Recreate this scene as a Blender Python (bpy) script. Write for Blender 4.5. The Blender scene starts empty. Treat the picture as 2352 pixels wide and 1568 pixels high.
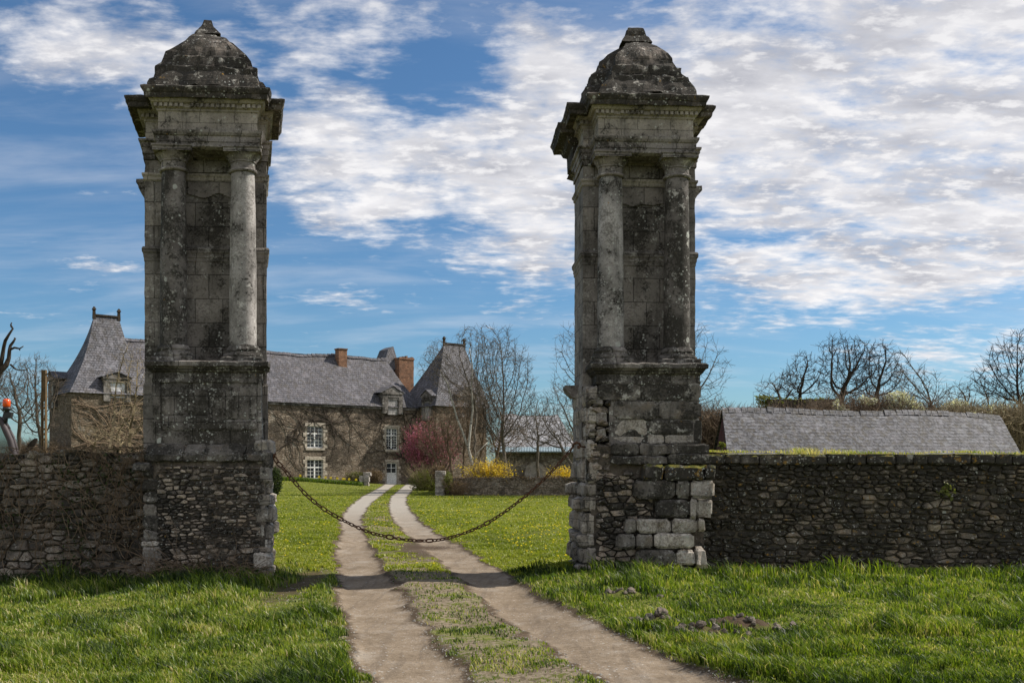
import bpy, math, random
import numpy as np
from mathutils import Vector, noise as mn
R = math.radians
C = bpy.context.scene.collection
SC = bpy.context.scene
random.seed(7)
# ---------------------------------------------------------------- camera
cam = bpy.data.objects.new('camera', bpy.data.cameras.new('camera'))
C.objects.link(cam); SC.camera = cam
cam.location = (0, 0, 1.6); cam.rotation_euler = (R(90), 0, 0)
cam.data.sensor_width = 36; cam.data.lens = 35; cam.data.shift_y = 0.1238
cam.data.clip_start = 0.1; cam.data.clip_end = 5000
F = 2352 * 35 / 36.0
def px(x, D): return (x - 1176) / F * D          # author-time helper: photo column -> metres at a depth
def pz(y, D): return 1.6 + (1075 - y) / F * D
# ---------------------------------------------------------------- light
SC.view_settings.view_transform = 'Standard'; SC.view_settings.look = 'None'
SC.view_settings.gamma = 1; SC.view_settings.use_curve_mapping = False
SC.view_settings.exposure = 0.5
SUN_AZ = math.atan2(1.0, 0.28); SUN_EL = R(44)     # clockwise from +Y
sd = Vector((math.sin(SUN_AZ)*math.cos(SUN_EL), math.cos(SUN_AZ)*math.cos(SUN_EL), math.sin(SUN_EL)))
sl = bpy.data.lights.new('sun', 'SUN'); sl.energy = 5.0; sl.angle = R(0.6); sl.color = (1.0, 0.93, 0.82)
so = bpy.data.objects.new('sun', sl); C.objects.link(so)
so.rotation_euler = sd.to_track_quat('Z', 'Y').to_euler(); so.location = (30, 5, 40)

# ---------------------------------------------------------------- node helper
class NT:
    def __init__(s, nt): s.nt = nt; s.k = 0
    def n(s, typ, props=None, **inp):
        nd = s.nt.nodes.new(typ); s.k += 1; nd.location = (s.k*30, 0)
        for a, b in (props or {}).items(): setattr(nd, a, b)
        for a, b in inp.items():
            key = int(a[1:]) if a[0] == 'i' and a[1:].isdigit() else a.replace('_', ' ')
            sk = nd.inputs[key]
            if isinstance(b, bpy.types.NodeSocket): s.nt.links.new(b, sk)
            else: sk.default_value = b
        return nd
    def m(s, op, a, b=0.0, c=0.0, clamp=False):
        nd = s.nt.nodes.new('ShaderNodeMath'); nd.operation = op; nd.use_clamp = clamp
        for i, v in enumerate((a, b, c)):
            if isinstance(v, bpy.types.NodeSocket): s.nt.links.new(v, nd.inputs[i])
            else: nd.inputs[i].default_value = v
        return nd.outputs[0]
    def vm(s, op, a, b=(0,0,0)):
        nd = s.nt.nodes.new('ShaderNodeVectorMath'); nd.operation = op
        for i, v in enumerate((a, b)):
            if isinstance(v, bpy.types.NodeSocket): s.nt.links.new(v, nd.inputs[i])
            else: nd.inputs[i].default_value = v
        return nd.outputs[0]
    def noise(s, vec, scale, detail=5, rough=.55, dist=0.0, col=False):
        nd = s.n('ShaderNodeTexNoise', None, Vector=vec, Scale=scale, Detail=detail, Roughness=rough, Distortion=dist)
        return nd.outputs['Color' if col else 'Fac']
    def ss(s, v, a, b, lo=0., hi=1.):
        nd = s.nt.nodes.new('ShaderNodeMapRange'); nd.interpolation_type = 'SMOOTHSTEP'
        s.nt.links.new(v, nd.inputs[0])
        for i, x in zip((1, 2, 3, 4), (a, b, lo, hi)): nd.inputs[i].default_value = x
        return nd.outputs[0]
    def mix(s, f, a, b, typ='MIX'):
        nd = s.nt.nodes.new('ShaderNodeMix'); nd.data_type = 'RGBA'; nd.blend_type = typ
        for i, v in ((0, f), (6, a), (7, b)):
            if isinstance(v, bpy.types.NodeSocket): s.nt.links.new(v, nd.inputs[i])
            elif i == 0: nd.inputs[0].default_value = v
            else: nd.inputs[i].default_value = (*v, 1) if len(v) == 3 else v
        return nd.outputs[2]
    def ramp(s, f, pts):
        nd = s.nt.nodes.new('ShaderNodeValToRGB'); s.nt.links.new(f, nd.inputs[0])
        el = nd.color_ramp.elements
        while len(el) < len(pts): el.new(0.5)
        for e, (p, c) in zip(el, pts): e.position = p; e.color = (*c, 1)
        return nd.outputs[0]

# ---------------------------------------------------------------- sky
w = bpy.data.worlds.new('World'); SC.world = w; w.use_nodes = True
T = NT(w.node_tree); w.node_tree.nodes.clear()
sky = T.n('ShaderNodeTexSky', dict(sky_type='NISHITA', sun_disc=False, sun_elevation=SUN_EL, sun_rotation=SUN_AZ,
          altitude=100, air_density=1.0, dust_density=0.6, ozone_density=2.0))
gen = T.n('ShaderNodeTexCoord').outputs['Generated']
sep = T.n('ShaderNodeSeparateXYZ', None, i0=gen)
dx, dy, dz = sep.outputs
az = T.m('ARCTAN2', dx, dy); el = T.m('ARCSINE', dz)
zz = T.m('ADD', T.m('MAXIMUM', dz, 0.0), 0.16)
cp = T.n('ShaderNodeCombineXYZ', None, i0=T.m('DIVIDE', dx, zz), i1=T.m('DIVIDE', dy, zz), i2=0.0).outputs[0]
cov = None
BL = [(110,120,300,130,.72),(830,40,210,80,.62),(330,60,180,100,.35),(950,350,330,140,1.05),(760,330,140,90,.5),(1200,430,160,90,.6),(1240,150,150,90,.7),(1800,120,560,170,1.0),
      (2150,330,420,190,.92),(1800,400,260,130,.9),(2150,560,320,100,.95),(1950,640,260,50,.8),(1750,600,180,28,.5),(1220,620,150,90,.6),(1240,520,90,60,.4),(240,610,150,26,.6),
      (860,680,150,22,.5),(680,688,110,14,.4),(2200,820,230,45,.75),(1690,748,110,16,.6),(1900,742,90,12,.45),(260,440,160,30,.4),(780,490,120,26,.5),(140,730,220,14,.3),(760,560,120,30,.3),
      (2300,230,200,260,.4),(150,660,80,14,.3),(430,150,260,90,.3),
      (1010,160,150,70,-.75),(1080,90,60,60,-.3),(640,200,90,60,-.3),(1800,545,150,22,-.5),(1120,480,80,30,-.2),(200,350,230,90,-.6),(240,250,60,40,-.3),(2120,410,60,18,-.45),(1000,260,60,30,-.3),(1330,60,80,60,-.25)]
for cx, cy, rx, ry, wt in BL:
    ax = math.atan2(cx-1176, F); e0 = math.atan2((1075-cy)/F*math.cos(ax), 1)
    sx = rx/F*math.cos(ax)**2; sy = ry/F
    a = T.m('DIVIDE', T.m('SUBTRACT', az, ax), sx); b = T.m('DIVIDE', T.m('SUBTRACT', el, e0), sy)
    q = T.m('ADD', T.m('MULTIPLY', a, a), T.m('MULTIPLY', b, b))
    g = T.m('MULTIPLY', T.m('POWER', 2.71828, T.m('MULTIPLY', q, -0.7)), wt)
    cov = g if cov is None else T.m('ADD', cov, g)
# unseen bright cloud bank added behind the camera, as fill for shaded fronts
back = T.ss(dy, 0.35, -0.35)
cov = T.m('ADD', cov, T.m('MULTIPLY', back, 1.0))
wv = T.vm('ADD', cp, T.vm('MULTIPLY', T.noise(cp, 1.5, 3, .5, 0, True), (0.10, 0.10, 0)))
cps = T.vm('MULTIPLY', wv, (1.0, 1.5, 1))
n1 = T.noise(cps, 1.9, 6, .55)
n2 = T.noise(cps, 5.2, 7, .52)
n3 = T.noise(cps, 15.0, 8, .58)
nz = T.m('ADD', T.m('ADD', T.m('MULTIPLY', n1, .30), T.m('MULTIPLY', n2, .42)), T.m('MULTIPLY', n3, .46))
dens = T.m('ADD', T.m('MULTIPLY', T.m('MINIMUM', cov, 1.25), .46), T.m('MULTIPLY', T.m('SUBTRACT', nz, .55), 1.7))
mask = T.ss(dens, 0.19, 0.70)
thin = T.m('MULTIPLY', T.ss(T.noise(T.vm('MULTIPLY', cp, (.5, 1.6, 1)), 3.0, 7, .6, .3), .42, .75), .22)
mask = T.m('MAXIMUM', mask, thin)
mask = T.m('MULTIPLY', mask, T.ss(dz, -0.02, 0.06))
shade = T.ss(T.m('ADD', T.m('MULTIPLY', dens, .8), T.m('MULTIPLY', T.noise(T.vm('ADD', cps, (.06, .10, 0)), 3.2, 7, .55), 2.2)), 1.1, 2.1)
ccol = T.mix(shade, (.66, .665, .70), (.33, .345, .40))
ccol = T.mix(T.m('MULTIPLY', T.ss(n3, .48, .66), .7), ccol, (.72, .725, .75))
ccol = T.mix(T.m('MULTIPLY', T.ss(el, .32, .50), .35), ccol, (.36, .37, .42))
skc = T.mix(1.0, sky.outputs[0], (.046, .066, .080), 'MULTIPLY')
ccol = T.mix(1.0, ccol, (1.05, 1.03, 1.0), 'MULTIPLY')
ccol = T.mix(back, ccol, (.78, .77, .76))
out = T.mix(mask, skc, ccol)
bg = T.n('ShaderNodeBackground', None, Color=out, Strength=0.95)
wo = T.n('ShaderNodeOutputWorld'); w.node_tree.links.new(bg.outputs[0], wo.inputs[0])

# ---------------------------------------------------------------- mesh helpers
def tag(o, label=None, cat=None, group=None, kind=None):
    if label: o['label'] = label
    if cat: o['category'] = cat
    if group: o['group'] = group
    if kind: o['kind'] = kind
    return o
def empty(name, loc, label, cat, group=None):
    o = bpy.data.objects.new(name, None); C.objects.link(o); o.location = loc
    o.empty_display_size = 0.2
    return tag(o, label, cat, group)
def world_loc(o):
    v = Vector((0, 0, 0))
    while o: v += o.location; o = o.parent
    return v
class MB:
    def __init__(s): s.v = []; s.f = []; s.mi = []; s.xf = None; s.col = []
    def add(s, vs, fs, mi=0, col=0.5):
        b = len(s.v)
        if s.xf: vs = [s.xf(p) for p in vs]
        s.v.extend(vs); s.col.extend([col]*len(vs))
        for f in fs: s.f.append(tuple(i+b for i in f)); s.mi.append(mi)
    def box(s, x0, x1, y0, y1, z0, z1, mi=0):
        s.add([(x0,y0,z0),(x1,y0,z0),(x1,y1,z0),(x0,y1,z0),(x0,y0,z1),(x1,y0,z1),(x1,y1,z1),(x0,y1,z1)],
              [(0,3,2,1),(4,5,6,7),(0,1,5,4),(1,2,6,5),(2,3,7,6),(3,0,4,7)], mi)
    def rings(s, rects, seg=0.1, mi=0, cap=(True, True)):
        """rects: list of (x0,x1,y0,y1,z); subdivided quads between successive rectangles"""
        r0 = rects[0]
        nx = max(1, min(60, round((r0[1]-r0[0])/seg))); ny = max(1, min(60, round((r0[3]-r0[2])/seg)))
        full = [rects[0]]
        for a, b in zip(rects, rects[1:]):
            d = max(abs(a[i]-b[i]) for i in range(5)); k = max(1, round(d/seg))
            for i in range(1, k+1): full.append(tuple(a[j]+(b[j]-a[j])*i/k for j in range(5)))
        vs = []
        for (x0,x1,y0,y1,z) in full:
            for i in range(nx): vs.append((x0+(x1-x0)*i/nx, y0, z))
            for i in range(ny): vs.append((x1, y0+(y1-y0)*i/ny, z))
            for i in range(nx): vs.append((x1+(x0-x1)*i/nx, y1, z))
            for i in range(ny): vs.append((x0, y1+(y0-y1)*i/ny, z))
        n = 2*(nx+ny); fs = []
        for k in range(len(full)-1):
            for i in range(n):
                j = (i+1) % n
                fs.append((k*n+i, k*n+j, (k+1)*n+j, (k+1)*n+i))
        s.add(vs, fs, mi)
        for ci, z in ((0, full[0]), (1, full[-1])):
            if not cap[ci]: continue
            x0,x1,y0,y1,zz_ = z
            g = [(x0+(x1-x0)*i/nx, y0+(y1-y0)*j/ny, zz_) for j in range(ny+1) for i in range(nx+1)]
            fc = []
            for j in range(ny):
                for i in range(nx):
                    q = (j*(nx+1)+i, j*(nx+1)+i+1, (j+1)*(nx+1)+i+1, (j+1)*(nx+1)+i)
                    fc.append(q if ci else q[::-1])
            s.add(g, fc, mi)
    def mold(s, x0, x1, y0, y1, prof, seg=0.1, mi=0):
        s.rings([(x0-o, x1+o, y0-o, y1+o, z) for o, z in prof], seg, mi)
    def lathe(s, cx, cy, prof, n=24, mi=0, seg=None):
        if seg:
            p2 = [prof[0]]
            for a, b in zip(prof, prof[1:]):
                k = max(1, round(abs(b[1]-a[1])/seg))
                for i in range(1, k+1): p2.append((a[0]+(b[0]-a[0])*i/k, a[1]+(b[1]-a[1])*i/k))
            prof = p2
        vs = []; fs = []
        for r, z in prof:
            for i in range(n):
                t = 2*math.pi*i/n; vs.append((cx+r*math.cos(t), cy+r*math.sin(t), z))
        for k in range(len(prof)-1):
            for i in range(n):
                j = (i+1) % n; fs.append((k*n+i, k*n+j, (k+1)*n+j, (k+1)*n+i))
        fs.append(tuple(range(n))[::-1]); fs.append(tuple((len(prof)-1)*n+i for i in range(n)))
        s.add(vs, fs, mi)
    def tube(s, pts, rad, n=5, mi=0, closed=False, col=0.5):
        vs = []; m = len(pts); P = [Vector(p) for p in pts]
        up = None
        for i in range(m):
            if closed: d = P[(i+1) % m]-P[i-1]
            else: d = P[min(i+1, m-1)]-P[max(i-1, 0)]
            if d.length < 1e-9: d = Vector((0,0,1))
            d.normalize()
            if up is None:
                up = Vector((0,0,1)) if abs(d.z) < .9 else Vector((1,0,0))
            a = (up - d*up.dot(d))
            if a.length < 1e-6: a = d.orthogonal()
            a.normalize(); up = a
            b = d.cross(a); r = rad[i] if isinstance(rad, (list, tuple)) else rad
            for k in range(n):
                t = 2*math.pi*k/n; c, sn = math.cos(t)*r, math.sin(t)*r
                vs.append((P[i].x+a.x*c+b.x*sn, P[i].y+a.y*c+b.y*sn, P[i].z+a.z*c+b.z*sn))
        fs = []
        for i in range(m if closed else m-1):
            i2 = (i+1) % m
            for k in range(n):
                j = (k+1) % n; fs.append((i*n+k, i*n+j, i2*n+j, i2*n+k))
        if not closed:
            fs.append(tuple(range(n))[::-1]); fs.append(tuple((m-1)*n+k for k in range(n)))
        s.add(vs, fs, mi, col)
    def rough(s, amp, scale, seed=0.0, start=0, big=0.0):
        for i in range(start, len(s.v)):
            x, y, z = s.v[i]
            nv = mn.noise_vector(Vector((x*scale+seed, y*scale, z*scale)))
            n2_ = mn.noise_vector(Vector((x*scale*2.7+seed, y*scale*2.7+9, z*scale*2.7)))
            q = (nv*amp + n2_*amp*.5)
            if big: q += mn.noise_vector(Vector((x*1.1+seed, y*1.1, z*1.1+4)))*big
            s.v[i] = (x+q.x, y+q.y, z+q.z)
    def build(s, name, mats, parent=None, smooth=False, loc=(0,0,0)):
        me = bpy.data.meshes.new(name)
        o0 = world_loc(parent) if parent else Vector(loc)
        vs = [(x-o0.x, y-o0.y, z-o0.z) for x, y, z in s.v]
        me.from_pydata(vs, [], s.f)
        if not isinstance(mats, (list, tuple)): mats = [mats]
        for m_ in mats: me.materials.append(m_)
        if len(mats) > 1: me.polygons.foreach_set('material_index', s.mi)
        if smooth is True: me.polygons.foreach_set('use_smooth', [True]*len(me.polygons))
        a = me.attributes.new('tone', 'FLOAT', 'POINT'); a.data.foreach_set('value', s.col)
        me.update()
        o = bpy.data.objects.new(name, me); C.objects.link(o)
        if parent: o.parent = parent
        else: o.location = o0
        return o
def np_mesh(name, V, Fq, mat, attr=None, tris=None, smooth=False, loc=None):
    """big meshes straight from arrays: Fq quads (n,4), tris (m,3)"""
    me = bpy.data.meshes.new(name)
    nq = 0 if Fq is None else len(Fq); nt_ = 0 if tris is None else len(tris)
    if loc is not None: V = V - np.array(loc, dtype=V.dtype)
    me.vertices.add(len(V)); me.vertices.foreach_set('co', V.astype(np.float32).ravel())
    li = []; st = []
    if nq: li.append(Fq.ravel()); st.append(np.arange(nq)*4)
    if nt_: li.append(tris.ravel()); st.append(nq*4+np.arange(nt_)*3)
    li = np.concatenate(li).astype(np.int32); st = np.concatenate(st).astype(np.int32)
    me.loops.add(len(li)); me.loops.foreach_set('vertex_index', li)
    me.polygons.add(len(st)); me.polygons.foreach_set('loop_start', st)
    if smooth: me.polygons.foreach_set('use_smooth', np.ones(len(st), dtype=bool))
    for k, v in (attr or {}).items():
        a = me.attributes.new(k, 'FLOAT', 'POINT'); a.data.foreach_set('value', v.astype(np.float32))
    me.update(calc_edges=True)
    me.materials.append(mat)
    o = bpy.data.objects.new(name, me); C.objects.link(o)
    if loc is not None: o.location = loc
    return o
# pillow-shaped stone: u,v span the face, n points out
def stone(mb, o, u, v, n, w_, h_, dep, rnd, bulge=.25, jit=.12, mi=0, col=0.5, gu=4, gv=3):
    o = Vector(o); u = Vector(u); v = Vector(v); n = Vector(n)
    cj = [[(rnd.uniform(-jit, jit)*h_, rnd.uniform(-jit, jit)*h_) for _ in range(2)] for _ in range(2)]
    vs = []; top = dep*(1+rnd.uniform(-.25, .25)); tu = rnd.uniform(-.25, .25)*dep; tv = rnd.uniform(-.3, .3)*dep
    ph = rnd.uniform(0, 50)
    for j in range(gv+1):
        for i in range(gu+1):
            a, b = i/gu, j/gv
            if gu > 2: a2 = (0, .10, *[.1+.8*k/(gu-2) for k in range(1, gu-2)], .90, 1)[i]
            else: a2 = a
            b2 = (0, .16, .84, 1)[j] if gv == 3 else b
            c0 = cj[0][0]; c1 = cj[0][1]; c2 = cj[1][0]; c3 = cj[1][1]
            ju = (c0[0]*(1-a)+c1[0]*a)*(1-b)+(c2[0]*(1-a)+c3[0]*a)*b
            jv = (c0[1]*(1-a)+c1[1]*a)*(1-b)+(c2[1]*(1-a)+c3[1]*a)*b
            edge = (i in (0, gu)) or (j in (0, gv))
            cor = (i in (0, gu)) and (j in (0, gv))
            hgt = top*(1-bulge*(1 if edge else 0)*(1.7 if cor else 1))
            ins = .12*h_ if cor else 0
            pu = a2*w_ + (ins if i == 0 else -ins); pv = b2*h_ + (ins if j == 0 else -ins)
            p = o + u*(pu+ju) + v*(pv+jv)
            q = mn.noise(Vector((p.x*9+ph, p.y*9, p.z*9)))*dep*.45
            vs.append(tuple(p + n*(hgt + tu*(a-.5) + tv*(b-.5) + (q if not edge else q*.5))))
    fs = [(j*(gu+1)+i, j*(gu+1)+i+1, (j+1)*(gu+1)+i+1, (j+1)*(gu+1)+i) for j in range(gv) for i in range(gu)]
    rim = [i for i in range(gu+1)] + [j*(gu+1)+gu for j in range(1, gv+1)] + [gv*(gu+1)+i for i in range(gu-1, -1, -1)] + [j*(gu+1) for j in range(gv-1, 0, -1)]
    b0 = len(vs)
    for r_ in rim: p = Vector(vs[r_]); vs.append(tuple(p - n*(dep*1.6)))
    m = len(rim)
    for k in range(m): fs.append((rim[k], b0+k, b0+(k+1) % m, rim[(k+1) % m]))
    mb.add(vs, fs, mi, col)
def rubble(mb, o, u, v, n, W, H, rnd, sw=(.10, .34), sh=(.05, .14), dep=.05, gap=.012, mi=0, topf=None, skip=None, colf=None):
    """random rubble packed onto a W x H face: each stone drops into the lowest gap"""
    cell = .02; N_ = max(2, int(W/cell)); sk = [rnd.uniform(-.03, .0) for _ in range(N_)]
    for i in range(1, N_):
        if i % 7: sk[i] = sk[i-1]
    lim = [(topf((i+.5)*cell) if topf else H) for i in range(N_)]
    while True:
        i = min(range(N_), key=lambda k: sk[k] if sk[k] < lim[k]-.015 else 1e9)
        if sk[i] >= lim[i]-.015: break
        z = sk[i]; tgt = rnd.uniform(*sw) if rnd.random() > .12 else sw[1]*rnd.uniform(1.0, 1.35)
        h = rnd.uniform(*sh)
        if rnd.random() < .35: h *= .6
        if tgt > sw[1]: h = sh[1]*rnd.uniform(.8, 1.3)
        nmax = max(2, int(tgt/cell)); j = i
        while j < N_ and j-i < nmax and abs(sk[j]-z) < .022: j += 1
        w_ = (j-i)*cell
        if w_ < .05:                                  # sliver: level it with its neighbours
            lo = min([sk[k] for k in (i-1, j) if 0 <= k < N_] or [z+.05])
            lo = max(lo, z+.03); hh = lo-z
            if hh > .03: stone(mb, Vector(o)+Vector(u)*(i*cell+gap*.3)+Vector(v)*(z+gap*.4), u, v, n, max(.015, w_-gap*.6), max(.015, min(hh, .1)-gap), dep*rnd.uniform(.3, .9), rnd, .3, .15, mi, rnd.random(), 2, 2)
            for k in range(i, j): sk[k] = lo
            continue
        h = min(h, w_*1.1); zt = min(z+h, lim[i])
        zz_ = sum(sk[i:j])/(j-i)
        if not (skip and skip(i*cell+w_/2, z+h/2)):
            c = colf(i*cell, z) if colf else rnd.random()
            g2 = gap*rnd.uniform(.6, 1.8); tl = rnd.uniform(-.06, .06)
            uu = (Vector(u)+Vector(v)*tl).normalized()
            stone(mb, Vector(o)+Vector(u)*(i*cell+g2*.5)+Vector(v)*(zz_+g2*.5), uu, v, n, w_-g2, max(.018, h-g2), dep*rnd.uniform(.5, 1.5), rnd, .35, .20, mi, c)
        for k in range(i, j): sk[k] = z+h

def clip(poly, nx, ny, c):      # keep the side nx*x+ny*y <= c
    out = []; m = len(poly)
    for i in range(m):
        a = poly[i]; b = poly[(i+1) % m]; da = nx*a[0]+ny*a[1]-c; db = nx*b[0]+ny*b[1]-c
        if da <= 0: out.append(a)
        if (da < 0 < db) or (db < 0 < da): t_ = da/(da-db); out.append((a[0]+(b[0]-a[0])*t_, a[1]+(b[1]-a[1])*t_))
    return out
def rubble2(mb, o, u, v, n, W, H, rnd, sw=(.10, .34), sh=(.05, .14), dep=.05, gap=.012, mi=0, topf=None, colf=None, an=2.0):
    """irregular many-sided stones in rough courses, every one its own lump"""
    S = []; z = -sh[0]; ph = rnd.uniform(0, 99)
    while z < H+sh[1]:
        h = rnd.uniform(*sh)*(1 if rnd.random() > .15 else 1.6); x = -rnd.uniform(0, sw[1])
        while x < W+sw[1]:
            w_ = rnd.uniform(*sw)*(.55+.6*h/sh[1])
            zz = z+h/2+rnd.uniform(-.3, .3)*h+.07*mn.noise(Vector((x*1.3+ph, z, 0)))
            if h > .07 and rnd.random() < .2:
                S.append((x+w_*.5, (zz-h*.25)*an)); S.append((x+w_*.5+rnd.uniform(-.03, .03), (zz+h*.25)*an))
            else: S.append((x+w_/2, zz*an))
            x += w_
        z += h
    A = np.array(S); U = Vector(u); V_ = Vector(v); N_ = Vector(n); O = Vector(o)
    for k in range(len(A)):
        cx, cy = A[k]
        if not (-.02 < cx < W+.02) or cy/an < -.05: continue
        if cy/an > (topf(cx) if topf else H)-.02: continue
        d = np.hypot(A[:,0]-cx, A[:,1]-cy); nb = np.argsort(d)[1:15]
        R_ = sw[1]*1.1; poly = [(cx-R_, cy-R_), (cx+R_, cy-R_), (cx+R_, cy+R_), (cx-R_, cy+R_)]
        for j in nb:
            nx, ny = A[j,0]-cx, A[j,1]-cy; L_ = math.hypot(nx, ny)
            if L_ < 1e-6: continue
            nx /= L_; ny /= L_; poly = clip(poly, nx, ny, nx*cx+ny*cy+L_/2)
            if len(poly) < 3: break
        if len(poly) < 3: continue
        poly = [(min(max(x, 0), W), y/an) for x, y in poly]
        g_ = gap*rnd.uniform(.5, 1.6); mx = sum(p[0] for p in poly)/len(poly); my = sum(p[1] for p in poly)/len(poly)
        q = []
        for i in range(len(poly)):                     # cut corners, then pull in for the joint
            a = poly[i]; b = poly[(i+1) % len(poly)]
            if math.hypot(a[0]-b[0], a[1]-b[1]) < .012: q.append(((a[0]+b[0])/2, (a[1]+b[1])/2)); continue
            for t_ in (.13, .87): q.append((a[0]+(b[0]-a[0])*t_, a[1]+(b[1]-a[1])*t_))
        P2 = []
        for x, y in q:
            dx_, dy_ = x-mx, y-my; L_ = math.hypot(dx_, dy_) or 1e-6; s_ = max(.3, (L_-g_)/L_); P2.append((mx+dx_*s_, my+dy_*s_))
        if len(P2) < 3: continue
        m = len(P2); top = dep*rnd.uniform(.3, 1.6); tu, tv = rnd.uniform(-1.1, 1.1), rnd.uniform(-1.4, 1.4); vs = []; r0 = rnd.uniform(0, 90)
        for (f, hh) in ((1.0, -.6), (1.0, .55), (.86, .95), (.48, 1.03)):
            for x, y in P2:
                X_, Y_ = mx+(x-mx)*f, my+(y-my)*f; e = mn.noise(Vector((X_*16+r0, Y_*22, 0)))*.55
                hgt = top*(hh+(e+tu*(X_-mx)*4+tv*(Y_-my)*4 if hh > 0 else 0)); vs.append(tuple(O+U*X_+V_*Y_+N_*hgt))
        vs.append(tuple(O+U*mx+V_*my+N_*top*(1.04+.1*rnd.random())))
        fs = [(r*m+i, r*m+(i+1) % m, (r+1)*m+(i+1) % m, (r+1)*m+i) for r in range(3) for i in range(m)]+[(3*m+i, 3*m+(i+1) % m, 4*m) for i in range(m)]
        mb.add(vs, fs, mi, max(0, min(1, colf(mx, my) if colf else rnd.random())))
# ---------------------------------------------------------------- materials
def newmat(name, rough=.9, spec=.2):
    m = bpy.data.materials.new(name); m.use_nodes = True
    t = NT(m.node_tree); b = m.node_tree.nodes['Principled BSDF']
    b.inputs['Roughness'].default_value = rough; b.inputs['Specular IOR Level'].default_value = spec
    return m, t, b
def link(t, a, b): t.nt.links.new(a, b)
def flat(name, col, rough=.8, spec=.25, metal=0., var=.25, scale=8.):
    m, t, b = newmat(name, rough, spec); b.inputs['Metallic'].default_value = metal
    co = t.n('ShaderNodeTexCoord').outputs['Object']
    nz = t.noise(co, scale, 6, .6)
    c = t.mix(t.ss(nz, .3, .7), tuple(x*(1-var) for x in col), tuple(min(1, x*(1+var)) for x in col))
    link(t, c, b.inputs['Base Color']); return m
def stone_mat(name, dark=(.035,.032,.028), mid=(.13,.12,.10), light=(.31,.29,.245), stain=.5, lichen=.5, speck=.6,
              orange=.15, joints=None, bump=.5, tonevar=0.0, tonestain=0.0, s=1.0, coord='Object', seed=0.0, moss=0.0):
    m, t, b = newmat(name, .92, .15)
    co = t.n('ShaderNodeTexCoord').outputs[coord]
    co = t.vm('ADD', co, (seed, seed*.7, seed*.3))
    big = t.noise(co, 1.1*s, 5, .6, .3); med = t.noise(co, 5.5*s, 9, .72, .2); fin = t.noise(co, 30*s, 6, .75)
    mid = (mid[0]*.84, mid[1]*.82, mid[2]*.90); light = (light[0]*1.17, light[1]*1.145, light[2]*1.26)
    base = t.ramp(t.m('ADD', t.m('MULTIPLY', med, .5), t.m('MULTIPLY', fin, .5)), [(.36, tuple(x*.6 for x in mid)), (.44, mid), (.54, tuple((a+c)/2 for a, c in zip(mid, light))), (.64, light)])
    if tonevar:
        rnd_ = t.n('ShaderNodeAttribute', dict(attribute_name='tone')).outputs['Fac']
        base = t.mix(1.0, base, t.ramp(rnd_, [(0, (1-tonevar,)*3), (.5, (1-.35*tonevar,)*3), (1, (1+tonevar*.9, 1+tonevar*.85, 1+tonevar*.7))]), 'MULTIPLY')
        hue = t.noise(t.vm('MULTIPLY', co, (1, 1, 1)), 3.1*s, 2, .5)
        base = t.mix(t.m('MULTIPLY', t.ss(hue, .5, .7), .35), base, (.20, .135, .075))
    st = t.m('ADD', t.m('MULTIPLY', big, .55), t.m('MULTIPLY', med, .45))
    lo = .5 - (stain-.5)*.5
    if tonestain: st = t.m('ADD', st, t.m('MULTIPLY', t.m('SUBTRACT', .5, rnd_), tonestain))
    st = t.m('ADD', st, t.m('MULTIPLY', t.m('SUBTRACT', fin, .5), .35))
    sm = t.ss(st, lo-.07, lo+.07)
    sm = t.m('MULTIPLY', sm, t.ss(fin, .25, .52, .55, 1.0))
    c = t.mix(sm, base, dark)
    streak = t.noise(t.vm('MULTIPLY', co, (5*s, 5*s, .45*s)), 1.0, 6, .65)
    c = t.mix(t.ss(streak, .54, .68, 0, .55), c, dark)
    if joints:
        w_, h_, mo = joints
        sp = t.n('ShaderNodeSeparateXYZ', None, i0=co).outputs
        wob = t.m('MULTIPLY', t.m('SUBTRACT', t.noise(co, 4, 3), .5), .02)
        bv = t.n('ShaderNodeCombineXYZ', None, i0=t.m('ADD', t.m('ADD', sp[0], sp[1]), wob), i1=t.m('ADD', sp[2], wob), i2=0.0).outputs[0]
        br = t.n('ShaderNodeTexBrick', dict(offset=.5), Vector=bv, Color1=(.8,.8,.8,1), Color2=(1.15,1.12,1.08,1), Mortar=(.22,.21,.2,1), Scale=1.0,
                 Mortar_Size=mo, Mortar_Smooth=.3, Bias=0.0, Brick_Width=w_, Row_Height=h_)
        brf = br.outputs['Fac']
        c = t.mix(.8, c, br.outputs['Color'], 'MULTIPLY')
    # lichen: round pale thalli, then fine specks
    v1 = t.n('ShaderNodeTexVoronoi', None, Vector=t.vm('ADD', co, t.vm('MULTIPLY', t.noise(co, 12*s, 2, .5, 0, True), (.05,.05,.05))), Scale=8.5*s)
    r1 = t.n('ShaderNodeSeparateColor', None, i0=v1.outputs['Color']).outputs
    thr = t.m('MULTIPLY', r1[0], .40)
    l1 = t.m('MULTIPLY', t.m('LESS_THAN', v1.outputs['Distance'], thr), t.m('GREATER_THAN', t.m('ADD', t.m('MULTIPLY', r1[1], .45), t.m('MULTIPLY', t.noise(co, 2.0, 3), 1.0)), 1.10-.32*lichen))
    v2 = t.n('ShaderNodeTexVoronoi', None, Vector=t.vm('ADD', co, t.vm('MULTIPLY', t.noise(co, 40*s, 2, .5, 0, True), (.02,.02,.02))), Scale=30*s)
    r2 = t.n('ShaderNodeSeparateColor', None, i0=v2.outputs['Color']).outputs
    l2 = t.m('MULTIPLY', t.m('LESS_THAN', v2.outputs['Distance'], t.m('MULTIPLY', r2[0], .55)), t.m('GREATER_THAN', t.m('ADD', t.m('MULTIPLY', r2[1], .5), t.m('MULTIPLY', t.noise(co, 3.3, 4), .9)), 1.02-.32*speck))
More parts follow.
